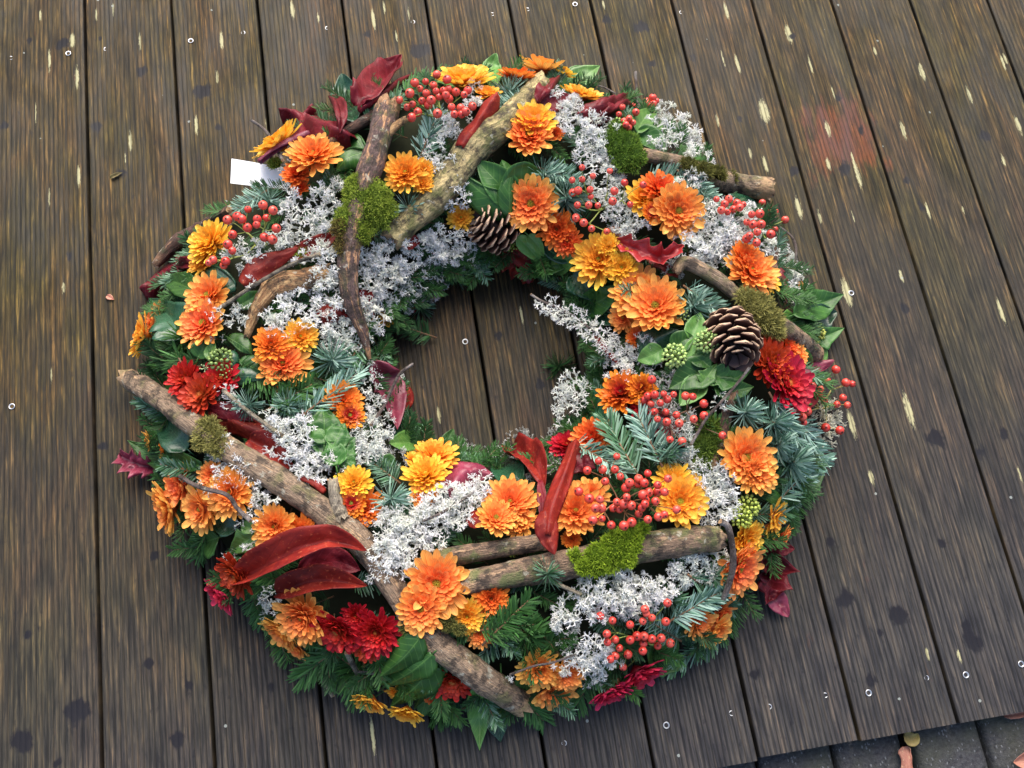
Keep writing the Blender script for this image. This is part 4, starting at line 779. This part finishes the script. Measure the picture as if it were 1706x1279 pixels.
Lr([(1026, 402), (1064, 418), (1104, 428), (1140, 408)], 50, M_BRIGHT, 'cup', 'oak', .026, amp=.8, label='scarlet spiky oak leaf between the orange blooms'); Lr([(1050, 405), (1085, 430), (1130, 462)], 36, M_RED, 'vee', 'oak', .014)
Lr([(618, 604), (645, 655), (662, 716)], 54, M_PURPLE, 'vee', 'oval', .022, amp=.5, label='purple red leaf under grey lichen at the left of the hole'); Lr([(660, 640), (676, 662), (655, 700)], 30, M_RED, 'ridge', 'oval', .016)
Lr([(990, 558), (1010, 582), (1031, 608)], 16, M_RED, 'roll', 'strap', .022)
Lr([(350, 688), (400, 706), (448, 730)], 40, M_RED, 'ridge', 'strap', .020, amp=.7); Lr([(415, 732), (450, 750), (490, 782)], 46, M_RED, 'vee', 'oval', .018, amp=.6); Lr([(500, 795), (542, 820)], 24, M_RED, 'roll', 'strap', .024); Lr([(345, 680), (390, 690), (430, 700)], 34, M_MAROON, 'half', 'oval', .018)
Lr([(394, 968), (450, 940), (510, 912), (560, 902), (612, 918)], 52, M_RED, 'vee', 'oval', .050, lifts=[.034, .044, .050, .048, .042], label='large brick red leaf rolled over the long branch', amp=.75, tilt=.35); Lr([(462, 988), (535, 968), (612, 976)], 44, M_RED, 'vee', 'oval', .034, amp=.75, tilt=.3, label='second rolled red leaf just below the large one'); Lr([(500, 955), (555, 935), (600, 950)], 50, M_MAROON, 'cup', 'oval', .026)  # last one: dark maroon cup leaf stands in for the shaded hollow between the rolls
Lr([(855, 748), (888, 772), (908, 812)], 50, M_RED, 'vee', 'oval', .026, amp=.7); Lr([(960, 732), (942, 785), (920, 845), (912, 890)], 27, M_RED, 'ridge', 'strap', .050, amp=.8, label='upright rolled red leaf between the two orange blooms'); Lr([(908, 850), (912, 885), (924, 924)], 38, M_RED, 'ridge', 'oval', .048); Lr([(945, 790), (970, 775), (992, 780)], 44, M_MAROON, 'half', 'oval', .026); Lr([(900, 800), (905, 850), (910, 880)], 16, M_MAROON, 'vee', 'oval', .03)
Lr([(745, 822), (775, 785), (820, 790)], 56, M_PURPLE, 'ridge', 'oval', .028, amp=.5, label='plum pink folded leaf right of the golden blooms'); Lr([(788, 880), (794, 850)], 26, M_RED, 'vee', 'oval', .022)
Lr([(1252, 890), (1280, 940), (1283, 985), (1290, 1000)], 84, M_MAROON, 'vee', 'oak', .018, amp=.5, label='dark red lobed oak leaf at the lower right rim'); Lr([(1282, 985), (1296, 1005), (1314, 1028)], 34, M_PURPLE, 'vee', 'oval', .010); Lr([(1278, 905), (1300, 912), (1324, 914)], 28, M_MAROON, 'vee', 'oval', .016)
Lr([(1338, 632), (1362, 615), (1390, 600)], 26, M_PURPLE, 'half', 'oval', .022); Lr([(1325, 622), (1342, 608)], 36, M_PURPLE, 'cup', 'oval', .020)
Lr([(1295, 440), (1302, 470), (1310, 505)], 36, M_MAROON, 'wave', 'oak', .010)
Lr([(262, 782), (228, 772), (198, 756)], 56, M_PURPLE, 'vee', 'oak', .014, amp=.8, label='crimson crinkled leaf end at the far left rim')
Lr([(1300, 690), (1345, 660), (1360, 650)], 34, M_MAROON, 'vee', 'oval', .012); Lr([(1085, 690), (1110, 710), (1140, 700)], 46, M_MAROON, 'vee', 'oval', .012)
def Lg(px, w_, mat=M_GREEN, prof='cup', margin='oval', lift=.028, **k): return leaf('ivy_leaf', px, w_*1.06, mat, prof, margin, lift*.72, petiole=True, **k)
Lg([(590, 204), (580, 165), (569, 122)], 50, M_DGREEN, 'vee', 'oval', .026, amp=.4); Lg([(821, 146), (818, 118), (827, 88)], 34, M_LGREEN, 'vee', 'oval', .022)
Lg([(948, 143), (972, 128), (1000, 109)], 40, M_LGREEN, 'vee', 'ovate', .018); Lg([(944, 134), (956, 120), (972, 110)], 18, M_LGREEN, 'vee', 'oval', .018)
Lg([(1062, 222), (1072, 200), (1092, 181)], 34, M_LGREEN, 'vee', 'oval', .028); Lg([(1060, 222), (1085, 235), (1105, 262)], 42, M_GREEN, 'vee', 'oval', .022)
Lg([(858, 350), (810, 325), (764, 287)], 62, M_GREEN, 'half', 'oval', .034, tilt=.2); Lg([(862, 345), (830, 305), (795, 268)], 52, M_GREEN, 'cup', 'oval', .036); Lg([(862, 352), (850, 305), (836, 266)], 46, M_GREEN, 'ridge', 'oval', .042); Lg([(848, 362), (845, 320), (853, 275)], 34, M_GREEN, 'half', 'oval', .046, tilt=-.4); Lg([(855, 338), (872, 300), (902, 286)], 62, M_GREEN, 'cup', 'oval', .040, tilt=-.2); Lg([(846, 364), (848, 340), (856, 320)], 24, M_GREEN, 'vee', 'oval', .044)
Lg([(862, 393), (880, 412), (903, 438)], 26, M_LGREEN, 'vee', 'oval', .028); Lg([(880, 392), (893, 405), (906, 427)], 22, M_LGREEN, 'vee', 'oval', .030); Lg([(880, 440), (912, 438), (948, 442)], 46, M_GREEN, 'cup', 'oval', .020); Lg([(925, 452), (945, 432), (975, 420)], 32, M_LGREEN, 'vee', 'oval', .020); Lg([(955, 455), (972, 472), (990, 500)], 52, M_DGREEN, 'cup', 'oval', .014); Lg([(978, 512), (1005, 498), (1032, 474)], 48, M_GREEN, 'vee', 'ovate', .018); Lg([(985, 515), (1005, 525), (1025, 540)], 44, M_DGREEN, 'cup', 'oval', .010); Lg([(1040, 470), (1062, 450)], 30, M_LGREEN, 'vee', 'oval', .016); Lg([(905, 410), (940, 425), (960, 420)], 30, M_DGREEN, 'cup', 'oval', .014)
Lg([(1322, 524), (1360, 508), (1406, 490)], 52, M_GREEN, 'vee', 'ovate', .026, label='largest glossy green leaf at the right rim'); Lg([(1335, 545), (1365, 530), (1395, 520)], 46, M_DGREEN, 'cup', 'oval', .018); Lg([(1345, 570), (1375, 560), (1407, 546)], 46, M_GREEN, 'vee', 'ivy', .018); Lg([(1345, 585), (1365, 590), (1372, 610)], 40, M_LGREEN, 'vee', 'ivy', .014)
for a in [([(1070, 592), (1095, 565), (1130, 548)], 60, M_DGREEN, 'ridge', 'ovate', .028), ([(1104, 582), (1086, 592), (1062, 600)], 36, M_LGREEN, 'vee', 'oval', .030), ([(1122, 582), (1138, 568), (1155, 560)], 36, M_GREEN, 'vee', 'oval', .032), ([(1150, 566), (1160, 542), (1167, 520)], 34, M_LGREEN, 'vee', 'ovate', .030), ([(1144, 598), (1150, 580), (1157, 563)], 20, M_LGREEN, 'vee', 'oval', .034), ([(1190, 612), (1150, 628), (1114, 648)], 56, M_GREEN, 'vee', 'ovate', .030), ([(1158, 588), (1170, 600), (1184, 612)], 34, M_GREEN, 'vee', 'oval', .036), ([(1185, 622), (1215, 632), (1252, 616)], 46, M_GREEN, 'vee', 'ivy', .030), ([(1190, 640), (1220, 650), (1256, 644)], 40, M_GREEN, 'vee', 'ovate', .026), ([(1168, 632), (1152, 652), (1132, 676)], 40, M_LGREEN, 'cup', 'oval', .024), ([(1170, 640), (1180, 625), (1195, 605)], 34, M_LGREEN, 'vee', 'ivy', .034), ([(1225, 600), (1205, 590), (1190, 600)], 36, M_DGREEN, 'cup', 'oval', .02)]: Lg(*a)
Lg([(300, 565), (285, 530), (247, 496)], 74, M_DGREEN, 'vee', 'ivy', .028, label='dark ivy leaf with pointed lobes at the left'); Lg([(335, 490), (305, 475), (272, 463)], 42, M_GREEN, 'vee', 'ovate', .024); Lg([(388, 490), (372, 462), (342, 448)], 54, M_DGREEN, 'half', 'oval', .024); Lg([(398, 508), (415, 500), (434, 486)], 28, M_GREEN, 'vee', 'oval', .024); Lg([(330, 596), (338, 580), (345, 562)], 32, M_GREEN, 'vee', 'oval', .036); Lg([(350, 600), (352, 585), (358, 570)], 20, M_LGREEN, 'vee', 'oval', .036)
for a in [([(380, 562), (402, 575), (420, 590)], 32), ([(400, 600), (420, 612), (440, 620)], 36), ([(385, 632), (412, 628), (445, 632)], 34), ([(390, 585), (380, 605), (390, 625)], 34)]: Lg(a[0], a[1], random.choice([M_GREEN, M_DGREEN]), 'half', 'oval', .022)
Lg([(312, 748), (290, 720), (262, 690)], 54, M_DGREEN, 'cup', 'ovate', .016); Lg([(338, 776), (285, 768), (245, 752), (212, 733)], 38, M_GREEN, 'vee', 'ovate', .022, label='long narrow green leaf reaching out at the left rim'); Lg([(300, 765), (280, 785), (262, 790)], 34, M_DGREEN, 'vee', 'oval', .012)
for a in [([(560, 760), (535, 720), (520, 700)], 54, .030), ([(540, 740), (540, 705), (537, 676)], 60, .032), ([(555, 745), (565, 720), (575, 705)], 44, .036), ([(568, 770), (575, 745), (592, 728)], 46, .030), ([(560, 775), (555, 750), (545, 735)], 44, .036), ([(575, 780), (580, 765), (588, 745)], 30, .030), ([(530, 755), (520, 740), (512, 722)], 34, .026)]: Lg(a[0], a[1]*.95, M_GREEN, 'wave', 'ovate', a[2]*1.2, amp=.9)
Lg([(700, 735), (672, 738), (648, 738)], 38, M_LGREEN, 'vee', 'oval', .018); Lg([(710, 722), (680, 722), (650, 725)], 36, M_DGREEN, 'cup', 'oval', .010); Lg([(738, 752), (745, 735), (756, 714)], 24, M_GREEN, 'vee', 'oval', .014); Lg([(636, 764), (648, 770), (656, 778)], 24, M_GREEN, 'vee', 'oval', .028); Lg([(865, 805), (845, 785), (826, 762)], 50, M_DGREEN, 'cup', 'oval', .018)
Lg([(1030, 685), (995, 680), (962, 700)], 60, M_DGREEN, 'cup', 'ovate', .018); Lg([(1262, 818), (1290, 832), (1318, 838)], 32, M_GREEN, 'half', 'oval', .018); Lg([(1342, 820), (1356, 802), (1374, 786)], 34, M_LGREEN, 'vee', 'ivy', .014, label='pale green leaf tip at the right rim')
Lg([(365, 895), (350, 900), (335, 905)], 56, M_GREEN, 'vee', 'ovate', .020); Lg([(425, 892), (405, 905), (382, 920)], 50, M_LGREEN, 'vee', 'ivy', .022); Lg([(395, 880), (375, 872), (355, 872)], 40, M_DGREEN, 'cup', 'oval', .018); Lg([(405, 875), (416, 880), (425, 888)], 22, M_LGREEN, 'vee', 'oval', .026)
for a in [([(700, 1062), (672, 1095), (632, 1128)], 52, .032), ([(720, 1090), (685, 1118), (638, 1145)], 56, .030), ([(724, 1110), (690, 1145), (650, 1178)], 62, .024), ([(730, 1080), (715, 1130), (690, 1182)], 50, .020), ([(715, 1075), (735, 1100), (745, 1120)], 36, .018)]: Lg(a[0], a[1], M_GREEN, 'ridge', 'ovate', a[2]*1.9, amp=.3)
Lg([(650, 1128), (630, 1130), (606, 1134)], 22, M_LGREEN, 'half', 'oval', .022); Lg([(790, 1145), (798, 1195), (799, 1250)], 36, M_LGREEN, 'vee', 'ovate', .018, label='pale pointed leaf hanging down at the bottom rim'); Lg([(820, 1188), (828, 1205), (834, 1236)], 40, M_DGREEN, 'vee', 'ovate', .014); Lg([(765, 1168), (750, 1182), (732, 1198)], 30, M_DGREEN, 'vee', 'oval', .012); Lg([(1080, 1078), (1108, 1095), (1140, 1112)], 58, M_GREEN, 'vee', 'oval', .016); Lg([(1035, 1105), (1022, 1098), (1012, 1100)], 24, M_GREEN, 'vee', 'oval', .02); Lg([(855, 1140), (840, 1160), (845, 1185)], 30, M_DGREEN, 'vee', 'oval', .012); Lg([(625, 290), (600, 240), (585, 225)], 36, M_GREEN, 'half', 'oval', .014); Lg([(610, 255), (588, 262), (560, 285)], 48, M_GREEN, 'half', 'oval', .018); Lg([(1130, 300), (1160, 330)], 24, M_DGREEN, 'vee', 'oval', .012)
def topx(q):
    d = np.asarray(q)-np.array([0, 0, CAMH]); k = FPX/float(np.dot(d, CF)); return 853+k*float(np.dot(d, CR)), 639.5-k*float(np.dot(d, CU))
for i in range(40):      # broad leaves bound along the outer rim
    th = i/40*2*math.pi+rng.uniform(-.05, .05); o_ = V3(math.cos(th), math.sin(th), 0); tg = V3(-o_[1], o_[0], 0)*rng.uniform(-.018, .018)
    b0 = V3(CX, CY, 0)+o_*(R0+A0*rng.uniform(.62, .80)); b0[2] = hs(b0[0], b0[1]); e0 = V3(CX, CY, 0)+o_*(R0+A0*rng.uniform(1.0, 1.14))+tg; e0[2] = .03
    if near_card(e0) or near_card(b0): continue
    m0 = (b0+e0)/2+V3(0, 0, .006); Lg([topx(b0), topx(m0), topx(e0)], rng.uniform(36, 52), random.choice([M_GREEN, M_GREEN, M_DGREEN, M_LGREEN]), random.choice(['vee', 'cup']), random.choice(['ovate', 'ivy', 'oval']), .012)
# ------------------------------------------------------------------ berries
Vi, Fi = ICO2; mb = MB(); Vb = Vi*[1, 1, .94]; mb.add(Vb, Fi); a5 = np.linspace(0, 2*math.pi, 10, endpoint=False); rr5 = np.where(np.arange(10) % 2, .30, .16)
mb.add(np.vstack([np.c_[np.cos(a5)*rr5, np.sin(a5)*rr5, np.full(10, .955)], [[0, 0, .925]]]), np.array([[i, (i+1) % 10, 10] for i in range(10)]), mat=1)
mb.add(np.vstack([np.c_[np.cos(a5)*rr5*1.02, np.sin(a5)*rr5*1.02, np.full(10, .958)], np.c_[np.cos(a5)*rr5*.9, np.sin(a5)*rr5*.9, np.full(10, .90)]]), np.array([[i, (i+1) % 10, 10+(i+1) % 10, 10+i] for i in range(10)]), mat=1)
ME_BERRY = mb.mesh('berry', [M_BERRY, M_CALYX])
def cr(l, ox, oy): return [(ox+x/4.2625, oy+y/4.2625) for x, y in l]
def berries(pts, lift, rpx, root, stalk=(.30, .36, .08), label=None, hubs=6):
    Q = [P(x, y, lift*random.uniform(.75, 1.1)) for x, y in pts]; Q = np.array(Q); mb = MB(); rt = P(*root, lift*.30)
    left = list(range(len(Q))); org = rt.copy(); jobs = []
    while left:
        s = max(left, key=lambda i: np.linalg.norm(Q[i]-rt)); grp = sorted(left, key=lambda i: np.linalg.norm(Q[i]-Q[s]))[:hubs]
        grp = [i for i in grp if np.linalg.norm(Q[i]-Q[s]) < .032]; c0 = Q[grp].mean(0); hub = c0*.72+rt*.28-V3(0, 0, .010)
        md = (hub+rt)/2-V3(0, 0, .002)+V3(*rng.normal(0, .002, 3)); jobs.append((np.array([rt, md, hub]), .0009))
        for i in grp: left.remove(i); mdd = (Q[i]+hub)/2+V3(*rng.normal(0, .0013, 3)); jobs.append((np.array([hub, mdd, Q[i]]), .0005))
    for pts_, r in jobs: tube(mb, catmull(pts_, 5), [r*1.1, r, r, r, r*1.2], 5, np.array(stalk)*rng.uniform(.8, 1.2))
    org = mb.V[0][0].astype(float); S = part('berry_spray', mb, M_STALK, label=label)
    for i, qq in enumerate(Q):
        rad = msz(rpx*random.uniform(.78, 1.1), qq); n = nrm((qq-rt)*18+V3(0, 0, .5)-ray(*pts[i])*.5+rng.normal(0, .4, 3))
        obj('berry', ME_BERRY, S, qq-org, frame(n, rng.uniform(0, 6)), float(rad))
berries(cr([(535, 368), (608, 320), (643, 245), (720, 238), (680, 288), (800, 188), (873, 222), (628, 398), (695, 375), (740, 405), (590, 420), (622, 492), (775, 265), (795, 305), (815, 345), (865, 335), (885, 290), (935, 312), (995, 330), (885, 360), (905, 418), (970, 425), (1052, 412), (925, 470), (975, 470), (1005, 450), (805, 465), (665, 455), (1020, 300), (725, 320), (845, 300), (760, 370)], 540, 80), .056, 7.6, (740, 190), label='coral red berry spray at the top beside the upright branch')
berries(cr([(848, 1220), (918, 1195), (993, 1145), (1100, 1115), (1172, 1152), (950, 1215), (1060, 1215), (1125, 1205), (990, 1275), (1195, 1280)], 180, 80)+cr([(885, 130), (850, 200), (882, 245), (715, 330), (745, 310), (835, 320), (820, 350), (1110, 150), (1170, 165), (1055, 60)], 180, 360), .052, 7.8, (425, 408), (.42, .48, .12), label='coral red berry spray with pale green stalks at the upper left')
berries(cr([(1140, 350), (1110, 400), (1145, 395), (1165, 375), (1095, 380)], 820, 80), .032, 6.8, (1085, 190))
berries(cr([(925, 418), (1000, 412), (1020, 455), (972, 500), (950, 545), (970, 565), (935, 520), (1000, 530), (900, 470)], 820, 80), .034, 6.6, (1045, 215))
berries(cr([(638, 848), (568, 938), (638, 932), (715, 908), (835, 872), (940, 955), (868, 1015), (695, 1005), (610, 1012), (572, 1025), (700, 1055), (685, 1115), (605, 1115), (750, 1118), (855, 1088), (980, 1110), (1072, 970), (595, 1200), (650, 1240)], 820, 80)+cr([(425, 15), (482, 48), (535, 88), (642, 108)], 860, 360), .048, 6.8, (1000, 350), label='loose berry spray over lichen between two orange blooms')
berries(cr([(655, 562), (712, 595), (742, 560), (775, 632), (800, 590), (735, 655), (845, 600), (820, 620), (690, 640)], 1040, 200), .040, 6.8, (1235, 350))
berries(cr([(980, 585), (1040, 640), (962, 665), (905, 670), (1062, 650), (912, 740), (972, 740), (870, 725), (945, 795), (1068, 775), (1040, 810), (868, 842), (940, 870), (1142, 708), (890, 820)], 1040, 200), .048, 7.4, (1270, 390), label='red berry spray at the upper right rim with one berry sticking out')
berries(cr([(1418, 662), (1358, 735), (1490, 755), (1535, 765), (1295, 840), (1250, 780), (1335, 885), (1468, 862), (1425, 910), (1500, 915), (1270, 835), (1270, 870), (1215, 960), (1345, 1075), (1445, 1095), (1310, 800), (1200, 905), (1180, 1000), (1190, 1040)], 1060, 460), .032, 7.2, (1365, 680), (.45, .38, .12), label='red berry spray reaching over the deck at the right rim')
berries(cr([(80, 850), (105, 905), (170, 900), (220, 875), (130, 840), (110, 735), (130, 965), (210, 965), (150, 1015), (217, 1035), (285, 985), (305, 1045), (265, 840), (350, 850), (402, 855), (480, 905), (482, 990), (408, 1015), (195, 835), (60, 880), (612, 1130), (325, 1175), (240, 1160)], 1060, 460), .046, 7.4, (1125, 700), (.22, .12, .07), label='dark stalked berry spray right of the hole')
berries(cr([(885, 512), (755, 545), (675, 612), (785, 605), (872, 605), (910, 655), (802, 690), (1105, 632), (1040, 670), (950, 735), (1035, 710), (1080, 700), (975, 700), (955, 800), (1110, 768), (1070, 785), (1090, 820), (1175, 715), (1175, 765), (1225, 765), (1248, 670), (935, 850), (988, 860), (1062, 878), (885, 835), (860, 880), (765, 818), (690, 812), (615, 762), (775, 880), (735, 880), (715, 965), (780, 955), (845, 1000), (935, 1005), (990, 980), (1040, 920), (1105, 960), (1180, 940), (1222, 925), (1310, 890), (905, 890), (1085, 850), (1160, 830)], 820, 640), .062, 8., (1030, 835), (.28, .14, .07), label='largest berry spray, lying over two blooms in the lower right')
berries(cr([(1022, 708), (1110, 740), (1500, 615), (1488, 748), (1350, 690), (1390, 720), (1325, 745), (1235, 770), (1070, 835), (1130, 875), (1075, 895), (1160, 935), (1235, 878), (1285, 850), (1335, 850), (1390, 870), (1455, 865), (1430, 920), (1520, 900), (1330, 900), (1325, 955), (1220, 980), (1130, 990), (1095, 1015), (1185, 1070), (1140, 1165), (1340, 660)], 760, 860), .040, 8., (1075, 1070), label='red berry spray at the bottom right rim')
# green ivy fruit heads
def umbel(x, y, r, c, lift, n=34):
    q = P(x, y, lift); R = msz(r, q); nn = nrm(snorm(q, .5)*.7-ray(x, y)*.5); Fm = frame(nn, rng.uniform(0, 6)); mb = MB(); base = q-nn*R*.75
    tube(mb, np.array([base-nn*.01, base]), [.0009, .0009], 5, np.array(c)*.8)
    for i in range(n):
        z = 1-1.05*(i+.5)/n; a = i*2.4; rr_ = math.sqrt(max(0, 1-z*z)); d = Fm@V3(rr_*math.cos(a), rr_*math.sin(a), z); p = base+nn*R*.1+d*R*.9*rng.uniform(.9, 1.05)
        tube(mb, np.array([base, p]), [.0004, .0004], 4, np.array(c)*.75, cap=False)
        cc = np.array(c)*rng.uniform(.8, 1.25); s = R*.155*rng.uniform(.85, 1.15); mb.add(ICO1[0]*s+p, ICO1[1], cc); mb.add(ICO1[0]*s*.4+p+d*s*.85, ICO1[1], cc*.55)
    part('ivy_fruit_head', mb, M_UMBEL)
for a in [(365, 598, 22, (.16, .24, .06), .034), (340, 612, 9, (.4, .5, .25), .034, 8), (1124, 590, 22, (.34, .48, .14), .044), (1178, 566, 21, (.32, .46, .14), .044), (1362, 552, 19, (.40, .44, .08), .030), (1250, 843, 20, (.38, .46, .08), .030), (1238, 862, 20, (.36, .44, .07), .032), (852, 409, 11, (.3, .4, .06), .026, 18), (1030, 204, 12, (.35, .48, .12), .036, 10), (1137, 524, 13, (.25, .36, .1), .030, 16), (325, 402, 10, (.12, .25, .08), .02, 10), (375, 620, 12, (.2, .3, .08), .03, 14)]: umbel(*a)
# ------------------------------------------------------------------ pine cones
def scale_mesh(var):
    rs = np.random.default_rng(var); V = []; C = []; st = [(0, .10, .03), (.45, .22, .05), (.78, .42, .075), (1., .40, .095), (1.07, .22, .05)]
    dk = np.array((.035, .016, .014)); br = np.array((.13, .062, .042)); tan = np.array((.62, .42, .27))
    for k, (y, w_, th) in enumerate(st):
        for a, f in ((-1, .25), (-.5, .8), (0, 1), (.5, .8), (1, .25)): V.append([a*w_, y-.10*a*a*(k > 2), th*f*1.0+.04*(k == 3)*(a == 0)]); C.append([dk, dk*1.4, br*1.3, tan*1., tan*.9][k]*(1+rs.normal(0, .1)))
        for a in (1, .5, 0, -.5, -1): V.append([a*w_, y-.10*a*a*(k > 2), -th*.45]); C.append([dk, dk, dk*1.6, br, br*.9][k])
    F = []
    for k in range(4):
        for j in range(10): F.append([k*10+j, k*10+(j+1) % 10, (k+1)*10+(j+1) % 10, (k+1)*10+j])
    mb = MB(); mb.add(V, [np.array(F)[:, ::-1], np.array([[40+j for j in range(10)]])], np.array(C)); return mb.mesh('cone_scale', M_CONE, smooth=False)
SM = [scale_mesh(i) for i in range(3)]
def pine_cone(x, y, wpx, hpx, axis, lift, label):
    q = P(x, y, lift); R = msz(wpx, q)/2; Lh = msz(hpx, q)/2; ax = nrm(axis); Fm = frame(ax); mb = MB()
    n = 10; zs = np.linspace(-1, 1, 9); ring = []
    for z in zs:
        r = R*.42*math.sqrt(max(.02, 1-z*z)); ring.append([[math.cos(a)*r, math.sin(a)*r, z*Lh*.85] for a in np.linspace(0, 6.283, n, endpoint=False)])
    Vc = np.array(ring).reshape(-1, 3)@Fm.T+q; F = [[i*n+j, i*n+(j+1) % n, (i+1)*n+(j+1) % n, (i+1)*n+j] for i in range(8) for j in range(n)]
    mb.add(Vc, np.array(F), (.035, .02, .015)); org = mb.V[0][0].astype(float); Cn = part('pine_cone', mb, M_CONE, label=label); N_ = 54
    for i in range(N_):
        u_ = (i+.5)/N_; z = -.95+1.85*u_; a = i*2.39996; prof = math.sqrt(max(0.02, 1-(z*.93)**2)); rin = R*.28*prof
        el = -.25+u_*1.25; out = V3(math.cos(a), math.sin(a), 0); Y = out*math.cos(el)+V3(0, 0, math.sin(el)); X = V3(-math.sin(a), math.cos(a), 0); Z = np.cross(X, Y)
        L = R*(.34+.68*prof)*(1 if u_ < .85 else .8); o_ = out*rin+V3(0, 0, z*Lh*.8-.0)
        o = bpy.data.objects.new('cone_scale', SM[i % 3]); COL.objects.link(o); o.parent = Cn; Rm = Fm@np.array([X, Y, Z]).T*L*rng.uniform(.92, 1.06)
        loc = Fm@o_+q-org; M4 = Matrix([[*map(float, Rm[r]), float(loc[r])] for r in range(3)]+[[0, 0, 0, 1]]); o.matrix_local = M4
pine_cone(824, 380, 66, 74, -CR*.75+V3(0, 0, .45)+CU*.2, .020, 'dark brown pine cone lying on its side above the hole')
pine_cone(1219, 562, 78, 92, -CU*.72+V3(0, 0, .55), .030, 'open pine cone with pale tan scale tips at the right')
# ------------------------------------------------------------------ card, fallen leaves
cc = [P(386, 265, .030), P(474, 281, .036), P(474, 318, .036), P(384, 305, .030)]
zc = [.060, .088, .084, .056]; cc = [ground(*p_, z) for p_, z in zip([(386, 264), (478, 281), (476, 318), (384, 305)], zc)]
mb = MB(); n = 12; V = []
nn = nrm(np.cross(cc[1]-cc[0], cc[3]-cc[0])); nn = nn if nn[2] > 0 else -nn
for s in (1, -1):
    for i in range(n+1):
        for j in range(2):
            u_ = i/n; a = cc[0]*(1-u_)+cc[1]*u_; b_ = cc[3]*(1-u_)+cc[2]*u_; V.append((a if j == 0 else b_)+nn*(.0016*math.sin(u_*math.pi)+s*.0002))
m_ = 2*(n+1); F = []
for i in range(n): F += [[2*i, 2*i+2, 2*i+3, 2*i+1], [m_+2*i, m_+2*i+1, m_+2*i+3, m_+2*i+2], [2*i, m_+2*i, m_+2*i+2, 2*i+2], [2*i+1, 2*i+3, m_+2*i+3, m_+2*i+1]]
F += [[0, 1, m_+1, m_], [2*n, m_+2*n, m_+2*n+1, 2*n+1]]
mb.add(V, np.array(F)); obj('card', mb.mesh('card', M_CARD, cc[0], smooth=False), None, cc[0], label='blank white card tucked into the upper left side of the wreath', cat='card')
def fallen(px, w_, mat, z, label, prof='vee', margin='oval', name='fallen_leaf', cat='leaf'):
    o = leaf(name, px, w_, mat, prof, margin, z, flat=True, amp=.5); o['label'] = label; o['category'] = cat; return o
fallen([(1512, 1298), (1512, 1262), (1508, 1243)], 26, M_DRY, -.022, 'pinkish brown dead leaf wedged in the paving joint', 'half', 'strap')
fallen([(1506, 1222), (1518, 1232), (1530, 1222)], 22, M_DRYG, -.018, 'small olive brown dead leaf at the deck edge above the joint')
fallen([(1672, 1192), (1695, 1189), (1722, 1184)], 14, M_DRY, -.018, 'tan dead leaf under the deck edge at the right corner')
fallen([(1740, 1278), (1715, 1268), (1688, 1270)], 40, M_DRY, -.020, 'pale pink dead leaf on the paving at the far right', 'cup')
fallen([(178, 493), (184, 496), (190, 499)], 9, M_DRY, .0012, 'tiny pinkish leaf scrap on the deck left of the wreath')
fallen([(184, 297), (194, 292), (204, 287)], 8, M_DRYG, .0012, 'dull winged seed lying on the deck at the upper left', name='winged_seed', cat='seed')
